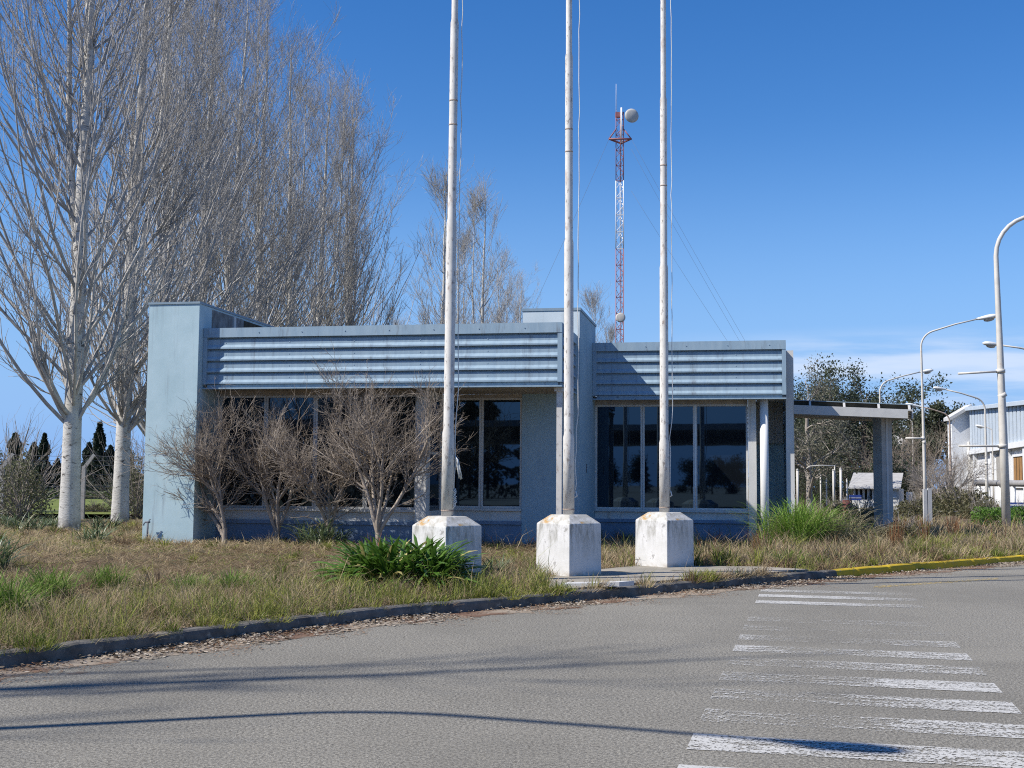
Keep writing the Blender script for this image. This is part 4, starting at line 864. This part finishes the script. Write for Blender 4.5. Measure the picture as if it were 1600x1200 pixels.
def bush_data(seed, rx, ry, h, nl, ls, ca, cb, twigs=40, elong=2.0):
    rg = np.random.default_rng(seed)
    u = nrm(rg.normal(size=(nl, 3))); u[:, 2] = np.abs(u[:, 2]); rr = (.45 + .55 * rg.random(nl) ** .5)
    lump = .75 + .5 * np.array([vnoise(np.array([a * 2.2 + seed]), np.array([b_ * 2.2 + c_ * 2])) for a, b_, c_ in u])[:, 0]
    C = u * rr[:, None] * lump[:, None] * np.array([rx, ry, h]); C[:, 2] += .05
    V, F, col = leaf_quads(C, ls, rg, ca, cb, -.3, elong)
    cr = np_mesh('foliage', V, F, col=col); cr.materials.append(M_LEAF)
    base = np.array([[[0, 0, -.1], [0, 0, .05], [0, 0, .1]]]); bR = np.full((1, 3), .03)
    p, r = grow(base, bR, twigs, (.3, 1), h * 1.0, (5, 62), .05, 6, .6, .12, rg, .006, .4)
    p2, r2 = grow(p, r, 4, (.3, 1), h * .35, (15, 45), .05, 4, .6, .15, rg, .004, .5)
    st = branch_mesh('stems', [(p, r, 4), (p2, r2, 3)]); st.materials.append(M_GBARK); return st, cr
def bush(d, x, Y, label, s=1.0, rz=0.0, z=.12, name='bush', group=None):
    g = atY(x, 790, Y); root = thing(name, label, 'bush', (g[0], g[1], z), rz, group); root.scale = (s, s, s)
    link('stems', d[0], None, root); link('foliage', d[1], None, root); return root
BA = bush_data(301, 1.0, 1.0, 2.4, 2600, .09, (.12, .14, .06), (.17, .16, .10), 46)
BB = bush_data(302, 1.1, 1.0, 1.0, 3500, .10, (.14, .26, .04), (.07, .15, .02), 20)
BC = bush_data(303, 1.1, 1.0, .9, 3200, .09, (.10, .105, .05), (.16, .14, .075), 40)
bush(BA, 34, 38, 'tall loose grey-green bush at the left edge', 1.0, .3); bush(BA, 2, 43, 'grey-green bush partly outside the left edge', 1.05, 2.0)
bush(BA, 216, 41, 'tall green-grey bush between the second white trunk and end wall', 1.0, 1.1); bush(BA, 198, 47, 'thin bush behind the second white trunk', .85, 3.1)
bush(BC, 150, 44, 'low olive bush between the two white trunks', .6, 4.4)
bush(BB, 1552, 41, 'bright green bush left of the tall lamp post', .8, .2); bush(BB, 1596, 43, 'bright green bush right of the tall lamp post', .8, 1.7)
bush(BC, 1506, 56, 'dark brown-green bush below the white gable wall', 1.5, .9); bush(BC, 1466, 60, 'olive bush under the bare grey tree', 1.1, 2.1); bush(BC, 1530, 50, 'straggly brown bush in front of the warehouse posts', .9, 3.3)
bush(BC, 1343, 33, 'dark bush under the canopy, left of its column', 1.0, 1.3, .1); bush(BC, 1408, 28.6, 'twiggy bush at the right foot of the canopy column', .62, 2.7); bush(BC, 1374, 28.8, 'low bush hiding the left foot of the canopy column', .52, 5.1); bush(BC, 1432, 48, 'weedy bush by the blank square sign', 1.0, 3.9); bush(BC, 1310, 47, 'weedy bush in front of the thin white posts', .9, 0.1)

# far dark conifers on the left
def conifer_data(seed, H, W, nl=2600, col=((.020, .032, .026), (.045, .06, .04))):
    rg = np.random.default_rng(seed); t = rg.random(nl) ** .75; z = .5 + t * (H - .5); rad = W * (1 - t) ** .8 * (.35 + .65 * rg.random(nl) ** .5)
    lay = .7 + .3 * np.sin(z * 3.2 + seed); a = rg.random(nl) * 6.283; lump = .65 + .6 * vnoise(a * 1.6 + seed, z * .9)
    C = np.stack([np.cos(a) * rad * lay * lump, np.sin(a) * rad * lay * lump, z - .25 * rad], 1)
    V, F, c = leaf_quads(C, .42, rg, *col, flat=.2, elong=1.7); cr = np_mesh('crown', V, F, col=c); cr.materials.append(M_LEAF)
    T = np.array([[[0, 0, -.2], [0, 0, H * .5], [0, 0, H * .97]]]); R = np.array([[.16, .1, .02]])
    br = branch_mesh('trunk', [(T, R, 6)]); br.materials.append(M_DBARK); return br, cr
C1 = conifer_data(401, 6.0, 1.9); C2 = conifer_data(402, 5.0, 2.6, 2600)
for i, (x, Y, d, s, l) in enumerate([(152, 98, C1, .98, 'dark pointed conifer between the white trunks'), (136, 104, C2, .88, 'dark rounded conifer left of the pointed one'), (170, 101, C2, .82, 'dark conifer touching the second white trunk'), (88, 106, C2, .62, 'low dark conifer in the gap left of the first trunk'), (66, 100, C1, .84, 'dark conifer far behind the left bushes'),
        (50, 108, C2, .9, 'dark rounded conifer behind the tall left bush'), (105, 110, C2, .7, 'dark conifer hidden behind the first white trunk'), (20, 100, C2, 1.0, 'dark conifer near the left edge'), (200, 106, C2, .78, 'dark conifer right of the second white trunk')]):
    leafy(d, 'conifer_tree', x, Y, l, s, i * 1.3, 'far dark conifers', 'tree', .2)
hb = bush_data(304, 6.5, 1.2, .7, 5000, .22, (.07, .10, .035), (.10, .13, .05), 30)
bush(hb, 90, 74, 'long dull green hedge at the far side of the field', 1.0, 0, .2, 'hedge'); bush(hb, 215, 78, 'hedge at the far side of the field, right of the trunks', .9, .2, .2, 'hedge')
# trees across the road (seen mirrored in the glass)
cc_ = [(-46, -30), (-40, -16), (-47, -8), (-42, -42), (-56, -46), (-38, -60), (-44, 2), (-50, 10), (-44, -23), (-48, -36), (-41, -50), (-46, -56), (-43, -2), (-36, -67), (-47, 6)]
BCN = conifer_data(405, 12, 4.2, 5000); BCR = leafy_tree_data(406, 7.0, 1.3, 1.2, 5000, .42, (.03, .04, .03), (.05, .06, .035), M_DBARK, .02, 9, .6, .9, .25)
for i, (x, y) in enumerate(cc_): leafy(BCN, 'conifer_tree', 0, 0, 'tall dark conifer across the road behind the camera, mirrored in the glass', .9 + .05 * (i % 4), i * 1.1, 'conifers across the road', 'tree', 0, (x, y))
for i in range(11):
    x = -62 + i * 6.2 + (i * 37 % 5); y = -140 - (i * 53 % 9); leafy(BCR if i % 3 else BCN, 'broadleaf_tree' if i % 3 else 'conifer_tree', 0, 0, 'dark tree far across the road, mirrored in the right-hand windows', (.66 + .08 * (i * 29 % 4)) * (1 if i % 3 else .5), i * 1.7, 'trees far across the road', 'tree', 0, (x, y))

# concrete-post fence with angled tops
fp = [atY(4, 740, 40), atY(131, 744, 40.5), atY(232, 744, 41)]
FE = thing('wire_fence', 'barbed wire fence on concrete posts with angled tops', 'fence', (fp[1][0], fp[1][1], 0))
for p in (fp[0] * 2 - fp[1], fp[0], fp[1], fp[2]):
    x, y = p[0] - fp[1][0], p[1] - fp[1][1]; b = MB().box(x - .06, x + .06, y - .06, y + .06, -.2, 1.95)
    b.hexa([(x - .06, y - .05, 1.90), (x + .05, y - .05, 1.86), (x + .05, y + .05, 1.86), (x - .06, y + .05, 1.90), (x + .28, y - .045, 2.36), (x + .36, y - .045, 2.31), (x + .36, y + .045, 2.31), (x + .28, y + .045, 2.36)]); b.build('post', M_CONC, FE)
q0 = fp[0] * 2 - fp[1]
for z, o in ((.5, 0), (.9, 0), (1.3, 0), (1.7, 0), (2.0, .1), (2.15, .2), (2.3, .29)):
    pts = []
    for a_, c_ in ((q0, fp[0]), (fp[0], fp[1]), (fp[1], fp[2])):
        for t_ in np.linspace(0, 1, 6)[:-1]: pts.append((a_[0] + (c_[0] - a_[0]) * t_ - fp[1][0] + o, a_[1] + (c_[1] - a_[1]) * t_ - fp[1][1], z - .1 * t_ * (1 - t_)))
    MB().tube(pts, .007, 4).build('wire', M_WIRE, FE)

# strap-leaved clumps, rosettes, pampas grass ------------------------------------------------
def straps(seed, centres, nleaf, L, Wd, seg, arch, ca, cb, tipc, up=(25, 75), fold=.35):
    rg = np.random.default_rng(seed); VV, FF, CC = [], [], []; off = 0
    for cx_, cy_, sc in centres:
        for k in range(nleaf):
            a = rg.random() * 6.283; el = math.radians(rg.uniform(*up)); l = L * sc * rg.uniform(.65, 1.15); w_ = Wd * rg.uniform(.7, 1.2); p = np.array([cx_ + math.cos(a) * .03, cy_ + math.sin(a) * .03, 0.0])
            side = np.array([-math.sin(a), math.cos(a), 0]); tw = rg.uniform(-.5, .5); c = np.asarray(ca) + (np.asarray(cb) - np.asarray(ca)) * rg.random(); old = rg.random() < .09
            if old: c = np.asarray(tipc)
            for s in range(seg + 1):
                f = s / seg; d = np.array([math.cos(a) * math.cos(el), math.sin(a) * math.cos(el), math.sin(el)])
                ww = w_ * (.55 + .9 * f - 1.4 * max(0, f - .45) ** 1.3 * 1.3) if f < .999 else w_ * .06
                ww = max(ww, w_ * .06); u_ = np.cross(side, d); sd = side * math.cos(tw * f) + u_ * math.sin(tw * f); fo = u_ * (-fold) * ww * .5
                VV += [p - sd * ww * .5, p + fo, p + sd * ww * .5]; CC += [c * (.92 + .16 * f)] * 3
                if s < seg: b0 = off + s * 3; FF += [(b0, b0 + 1, b0 + 4, b0 + 3), (b0 + 1, b0 + 2, b0 + 5, b0 + 4)]
                p = p + d * (l / seg); el -= math.radians(arch * rg.uniform(.6, 1.4) / seg * (.4 + 1.2 * f))
            off += (seg + 1) * 3
    return np_mesh('leaves', np.array(VV), FF, col=np.array(CC), smooth=True)
def plant(name, me, x, Y, label, z=.14, group=None, rz=0, s=1, pos=None):
    g = pos if pos is not None else atY(x, 850, Y); o = link(name, me, None); o.location = (g[0], g[1], z); o.rotation_euler = (0, 0, rz); o.scale = (s, s, s)
    return tag(o, label, 'plant', group)
rg = np.random.default_rng(77); cen = []
while len(cen) < 62:
    x, y = rg.uniform(-1, 1, 2)
    if x * x + y * y < 1: cen.append((x * .50, y * .40, 1.0 - .15 * (x * x + y * y)))
ag = straps(71, cen, 19, .74, .046, 7, 80, (.05, .125, .015), (.13, .23, .04), (.42, .36, .14), (30, 84)); ag.materials.append(M_STRAP)
plant('agapanthus', ag, 634, 15.75, 'big glossy green strap-leaved clump in front of the first flagpole base', .12, None, 0, 1.12)
ir = straps(72, [(rg.normal() * .12, rg.normal() * .12, 1) for _ in range(9)], 10, .62, .028, 6, 70, (.09, .135, .06), (.15, .19, .10), (.38, .33, .2), (40, 85)); ir.materials.append(M_STRAP)
for i, (x, Y, s, l) in enumerate([(46, 30, 1.0, 'grey-green spiky clump at the left, before the fence bush'), (14, 31, .9, 'spiky clump nearest the left edge by the bush'), (158, 31, .95, 'spiky clump between the two white trunks'), (143, 25.2, .85, 'dark spiky clump in the open grass below the first trunk'), (494, 25.2, 1.15, 'spreading grey-green clump before the blue plinth'), (522, 25.4, .9, 'smaller grey-green clump beside the spreading one'),
        (-4, 18.2, 1.1, 'dark spiky clump cut by the left edge'), (764, 17.6, .6, 'small green tuft right of the first flagpole base'), (75, 32.5, .8, 'spiky clump beside the first white trunk')]):
    plant('spiky_clump', ir, x, Y, l, .15, 'spiky leaf clumps', i * 1.3, s)
def fountain(seed, n, L, Wd, ca, cb, r, up=(50, 88), arch=80):
    return straps(seed, [(rg.normal() * r, rg.normal() * r, 1) for _ in range(n)], 12, L, Wd, 7, arch, ca, cb, (.38, .33, .18), up, .2)
pg = fountain(81, 60, 1.25, .013, (.13, .24, .03), (.22, .34, .07), .26); pg.materials.append(M_GRASS)
plant('pampas_grass', pg, 1243, 25.5, 'tall bright green fountain of grass at the right end of the office', .15, None, 0, 1.0)
pd_ = fountain(82, 46, 1.25, .012, (.33, .29, .19), (.24, .23, .14), .30, (25, 80), 95); pd_.materials.append(M_GRASS)
plant('pampas_grass', pd_, 1302, 26.2, 'dry arching pampas grass beside the green fountain', .15, None, .7, 1.0); plant('pampas_grass', pd_, 1222, 26.3, 'dry straw pampas tuft left of the green fountain', .12, None, 2.7, .62)
plant('pampas_grass', pg, 1280, 26.6, 'dull green pampas tuft behind the arching dry one', .12, None, 1.7, .8)
tg = fountain(83, 26, .50, .010, (.10, .19, .03), (.19, .27, .06), .13, (45, 88), 60); tg.materials.append(M_GRASS)
for i, (x, Y, s, l) in enumerate([(72, 13.8, .9, 'bright green grass tuft near the left edge'), (165, 15.2, .75, 'green grass tuft in the middle of the left verge'), (300, 14.6, .62, 'green grass tuft above the dark kerb'), (370, 14.9, .66, 'low green grass tuft left of the strap-leaved clump'), (8, 12.2, 1.0, 'long yellow-green grass tuft at the left edge by the kerb'), (1314, 23.8, .55, 'green tuft in the straw before the canopy'), (1228, 20.6, .7, 'green tuft where the yellow kerb begins'), (1135, 21.2, .4, 'small green tuft beside the third flagpole base')]):
    plant('grass_tuft', tg, x, Y, l, .13, 'green grass tufts', i * 1.1, s)
dk = fountain(84, 5, .85, .010, (.20, .085, .04), (.28, .14, .07), .05, (72, 89), 18); dk.materials.append(M_GRASS)
for i, (x, Y, s, l) in enumerate([(1400, 25.5, .8, 'reddish dried dock stalk left of the lamp stub'), (1446, 27.5, .75, 'reddish dried dock stalk right of the canopy column'), (1490, 30, .8, 'reddish dock stalk between the two lamps'), (582, 16.6, .75, 'brown seed stalk rising from the strap-leaved clump'), (1185, 23.0, .6, 'reddish stalk at the foot of the pampas grass')]):
    plant('dock_stalk', dk, x, Y, l, .13, 'dried dock stalks', i * 1.7, s)

# ------------------------------------------------------------------ verge grass (uncountable) and gutter litter
def in_poly(x, y, P):
    ins = np.zeros(len(x), bool); j = len(P) - 1
    for i in range(len(P)):
        c = ((P[i, 1] > y) != (P[j, 1] > y)) & (x < (P[j, 0] - P[i, 0]) * (y - P[i, 1]) / (P[j, 1] - P[i, 1] + 1e-12) + P[i, 0]); ins ^= c; j = i
    return ins
def blades(seed, N, smin, smax, tmin, tmax, kind):
    rg = np.random.default_rng(seed); s = rg.uniform(smin, smax, N); tpow = 1.0; t = tmin + (tmax - tmin) * rg.random(N) ** tpow
    if kind == 'clump':
        per = 85; nc = N // per; ci = np.repeat(np.arange(nc), per); N = nc * per; s, t = s[:nc][ci], t[:nc][ci]; cr_ = rg.random((nc, 4))[ci]
        off = rg.normal(size=(N, 2)) * (.035 + .07 * cr_[:, :1]); ca_ = np.arctan2(off[:, 1], off[:, 0]); co_ = np.linalg.norm(off, axis=1)
    p = kpt(s); x = p[:, 0] + NV[0] * t; y = p[:, 1] + NV[1] * t
    if kind == 'clump': x, y = x + off[:, 0], y + off[:, 1]
    P3 = np.stack([x, y, np.full(N, .2)], 1); px, py = proj(P3); ok = (y > 3) & (px > -120) & (px < 1720)
    q = np.stack([x, y], 1) - P0[:2]; uu = q @ eB[:2]; vv = q @ dB[:2]
    front = np.where(uu < 1.15, 0, np.where(uu < 5.9, 1.0, np.where(uu < 8.95, 2.4, 5.2)))
    ok &= ~((uu > -.02) & (uu < 13.62) & (vv > front - .03) & (vv < 9.5)); ok &= ~in_poly(x, y, PAD)
    for (bx, by) in ((-.885, 16.92), (.865, 18.28), (2.555, 20.36)): ok &= (np.abs(x - bx) + np.abs(y - by)) > .5
    if kind == 'tall':
        cl = fbm(x * .9 + 33, y * .9 + 12); ok &= (px > 735) & (cl > np.where(px > 1090, .46, .52)) & (t > .5) & ((px > 1090) | (vv > -8)) & ((px > 1090) | (vv > front - 2.2))
    if kind == 'clump': ok &= (cr_[:, 3] < .25 + .75 * fbm(x * .6 + 90, y * .6 + 44)); ca_, co_, cr_ = ca_[ok], co_[ok], cr_[ok]
    else: ok &= rg.random(N) < np.clip((15.0 / np.maximum(y, 1)) ** 1.15, 0, 1)
    x, y, t, px = x[ok], y[ok], t[ok], px[ok]; n = len(x)
    z = gz(x, y)
    g = fbm(x * .55 + 11, y * .55 + 3); g2 = fbm(x * 1.9 + 70, y * 1.9 + 20); r = rg.random(n)
    right = sstep(860, 980, px)
    # how green: strip by the kerb on the left, patches elsewhere
    green = np.clip(.46 * sstep(2.1, .6, t) * (1 - right) + 2.2 * (g2 - .53) + .25 * sstep(15, 17, t) * (1 - right) + .30 * right * sstep(1.2, .2, t), 0, 1)
    isg = r < green * .85 + .05
    straw_a = np.array([.50, .40, .24]); straw_b = np.array([.26, .19, .11]); gr_a = np.array([.31, .32, .08]); gr_b = np.array([.12, .17, .035]); dk_ = np.array([.13, .10, .07])
    k = rg.random((n, 1)); col = np.where(isg[:, None], gr_a * k + gr_b * (1 - k), straw_a * k + straw_b * (1 - k))
    band = sstep(3.6, 5.2, t + 1.5 * (g - .5)) * sstep(10.6, 8.2, t + 1.5 * (g - .5)) * (1 - .7 * right)
    dead = np.clip(band * (.55 + .9 * (g2 - .4)) + .5 * right * sstep(.5, .62, g2), 0, 1); dm = rg.random(n) < dead; col = np.where((dm & ~isg)[:, None], col * np.array([.50, .44, .42]) + dk_ * .35, col)
    tan = sstep(8.0, 10.5, t) * (1 - right); col = np.where((~isg & ~dm)[:, None], col * (1 + .18 * tan[:, None]), col)
    L = (.11 + .13 * sstep(3.0, .8, t) * (1 - right) + .20 * right * fbm(x * .8, y * .8) + .08 * g2) * rg.uniform(.5, 1.35, n)
    L *= 1 - .5 * band
    tall = rg.random(n) < .02 + .05 * right; L = np.where(tall, L * 2.2, L)
    L *= np.where(t < .3, .75, 1.0) * (.30 + 1.5 * fbm(x * 2.3 + 5, y * 2.3 + 50))
    keep2 = rg.random(n) < (sstep(.20, .45, fbm(x * 3.1 + 60, y * 3.1 + 7)) * .85 + .15) * (1 - .55 * band * (kind == 'standing')); L = np.where(keep2, L, L * .2)
    if kind == 'clump':
        gp = np.clip(.62 * sstep(3.2, 1.2, t) * (1 - right) + 2.0 * (g2 - .5) + .12, .06, .95); isg = (cr_[:, 0] < gp) & (rg.random(n) < .85)
        dk2 = (cr_[:, 1] < .35)[:, None]; ga = np.where(dk2, np.array([.16, .20, .035]), np.array([.36, .36, .09])); gb = np.where(dk2, np.array([.08, .12, .02]), np.array([.20, .23, .045]))
        col = np.where(isg[:, None], ga * k + gb * (1 - k), np.where((cr_[:, 1] < .3)[:, None], np.array([.30, .21, .13]), np.array([.56, .45, .28])) * (.55 + .45 * k))
        L = (.13 + .22 * cr_[:, 2]) * rg.uniform(.55, 1.2, n) * (1 - .45 * band) * (1 + .35 * right) * np.where(t < .35, .62, 1)
    if kind == 'tall': L = rg.uniform(.35, .85, n) * (.6 + .6 * g2); isg = rg.random(n) < .06; col = np.where(rg.random(n)[:, None] < .18, np.array([.22, .10, .05]) * (.7 + .6 * k), (np.array([.50, .41, .26]) * k + np.array([.27, .20, .12]) * (1 - k)))
    if kind == 'lying': L = .10 + .38 * rg.random(n) ** 2 + .1 * band
    el = np.radians(np.where(isg, rg.uniform(45, 88, n), rg.uniform(15, 80, n))) if kind != 'lying' else np.radians(rg.uniform(-2, 22, n))
    a = rg.random(n) * 6.283
    if kind == 'clump': a = ca_ + rg.normal(size=n) * .5; el = np.radians(np.clip(86 - 330 * co_ + rg.normal(size=n) * 9, 15, 90))
    w_ = np.maximum(.0035, .00042 * y) * rg.uniform(.7, 1.4, n) * np.where(isg, 1.25, 1.0)
    d0 = np.stack([np.cos(a) * np.cos(el), np.sin(a) * np.cos(el), np.sin(el)], 1); e2 = el - np.radians(rg.uniform(8, 55, n)); d1 = np.stack([np.cos(a) * np.cos(e2), np.sin(a) * np.cos(e2), np.sin(e2)], 1)
    fa = rg.random(n) * 6.283; sd = np.stack([np.cos(fa), np.sin(fa), np.zeros(n)], 1) * (w_ / 2)[:, None]
    B = np.stack([x, y, z - .01 + (rg.random(n) * .09 if kind == 'lying' else 0)], 1); Mi = B + d0 * (L * .55)[:, None]; T = Mi + d1 * (L * .45)[:, None]; T[:, 2] = np.maximum(T[:, 2], z + .01)
    Vv = np.stack([B - sd, B + sd, Mi + sd * .8, Mi - sd * .8, T], 1).reshape(-1, 3); i5 = np.arange(n)[:, None] * 5
    return Vv, i5 + np.array([[0, 1, 2, 3]]), i5 + np.array([[3, 2, 4]]), np.repeat(col, 5, 0)
s_a, s_b = np.interp([-6.0, 22], KX[:, 0], kd)
for nm, seed, N, t0, t1, kd_, lab in (('grass', 501, 210000, .13, 24, 'standing', 'mixed green and straw-dry verge grass'), ('grass', 502, 70000, .12, 2.6, 'standing', 'denser grass fringe along the kerb'), ('grass_tufts', 505, 210000, .16, 22, 'clump', 'ragged tufts of green and straw grass over the verge'), ('grass_tufts', 507, 15000, .03, .28, 'clump', 'grass spilling over the kerb top'), ('grass_tufts', 506, 80000, .16, 3.2, 'clump', 'yellow-green tufts along the kerb'), ('dead_grass', 503, 260000, .2, 20, 'lying', 'fallen dead stalks matting the verge'), ('dry_weeds', 504, 70000, .5, 20, 'tall', 'tall straw-dry weeds in front of the office and canopy')):
    Vv, Fq, Ft, c = blades(seed, N, s_a, sk(4.2) if seed == 507 else s_b, t0, t1, kd_)
    tag(link(nm, np_mesh(nm, Vv, Fq, Ft, c), M_GRASS), lab, kind='stuff')
def litter(seed, N, t0, t1, z0, size, pale, name, lab, smin, smax, zf=None):
    rg = np.random.default_rng(seed); s = rg.uniform(smin, smax, N); t = t0 + (t1 - t0) * rg.random(N) ** 1.6; p = kpt(s)
    kk = fbm(s * 1.3, s * .0 + seed); keep = rg.random(N) < sstep(.34, .62, kk) * .95 + .05; t = t * (.35 + 1.1 * fbm(s * 2.7, s * 0 + seed * .7)); p, t = p[keep], t[keep]; n = len(t)
    x = p[:, 0] + NV[0] * t; y = p[:, 1] + NV[1] * t; C = np.stack([x, y, np.full(n, z0) + rg.random(n) * .035 * np.exp(-np.abs(t) * 6)], 1)
    if zf: C[:, 2] = gz(x, y) + rg.random(n) * .03
    V, F, c = leaf_quads(C, size, rg, *pale, 0, 1.5); V = V.reshape(-1, 4, 3); mid = V.mean(1, keepdims=True); V[:, :, 2] = mid[:, :, 2] + (V[:, :, 2] - mid[:, :, 2]) * .35; V[:, :, 2] = np.maximum(V[:, :, 2], z0 + .002)
    tag(link(name, np_mesh(name, V.reshape(-1, 3), F, col=c), M_LITTER), lab, kind='stuff')
sk_r = np.interp(14, KX[:, 0], kd)
litter(601, 26000, -.01, -.55, .006, .048, ((.46, .40, .32), (.10, .07, .045)), 'leaf_litter', 'pale dead leaves drifted along the gutter', s_a, sk_r)
litter(602, 14000, -.1, -.95, .006, .03, ((.20, .10, .05), (.28, .20, .13)), 'leaf_litter', 'fine reddish leaf crumbs at the gutter edge', s_a, sk_r)
litter(603, 9000, .15, 1.2, .12, .05, ((.36, .29, .21), (.14, .10, .07)), 'leaf_litter', 'brown leaves along the back of the kerb', s_a, sk_r, True)

# gutter silt: broken strip of reddish dirt and pale mortar along the kerb
t = NT('gutter_silt'); t.done(t.mix(t.rng(t.noise(1.2, 5), .42, .58), (0.16, 0.10, 0.07), (0.29, 0.24, 0.185)), .95, .1)
dn = t.n.new('ShaderNodeAttribute'); dn.attribute_name = 'tint'; spc = t.n.new('ShaderNodeSeparateColor'); t.l.new(dn.outputs['Color'], spc.inputs[0])
f_ = t.rng(t.math('ADD', t.math('MULTIPLY', t.noise(1.6, 8, .7), .9), t.math('MULTIPLY', spc.outputs[0], .55)), .69, .76); tb = t.n.new('ShaderNodeBsdfTransparent'); ms = t.n.new('ShaderNodeMixShader'); t.l.new(f_, ms.inputs[0]); t.l.new(tb.outputs[0], ms.inputs[1]); t.l.new(t.b.outputs[0], ms.inputs[2]); t.l.new(ms.outputs[0], t.out.inputs['Surface'])
s_ = np.linspace(s_a, sk_r, 220); p = kpt(s_); VV, CC = [], []
for o, c in ((0.03, 1), (-.25, .75), (-.55, .35), (-1.0, 0)):
    VV.append(np.stack([p[:, 0] + NV[0] * o, p[:, 1] + NV[1] * o, np.full(len(p), .003)], 1)); CC.append(np.full((len(p), 3), c))
m = len(p); FF = [(r_ * m + i, (r_ + 1) * m + i, (r_ + 1) * m + i + 1, r_ * m + i + 1) for r_ in range(3) for i in range(m - 1)]
tag(link('gutter_dirt', np_mesh('gutter_dirt', np.concatenate(VV), FF, col=np.concatenate(CC)), t.m), 'reddish silt and crumbling mortar along the gutter', kind='stuff')
# wide gate roof over the road behind the camera (mirrored dark in the glass)
GR = thing('gate_roof', 'wide flat gate roof over the road behind the camera, mirrored in the windows', 'roof', (-13, -15, 0))
MB().box(-17, 15, -12, 13, 4.2, 4.5).build('slab', M_CONC, GR)
for x in (-14, 12):
    for y in (-9, 9): MB().tube([(x, y, -.1), (x, y, 4.2)], .25, 12).build('column', M_CONCL, GR)
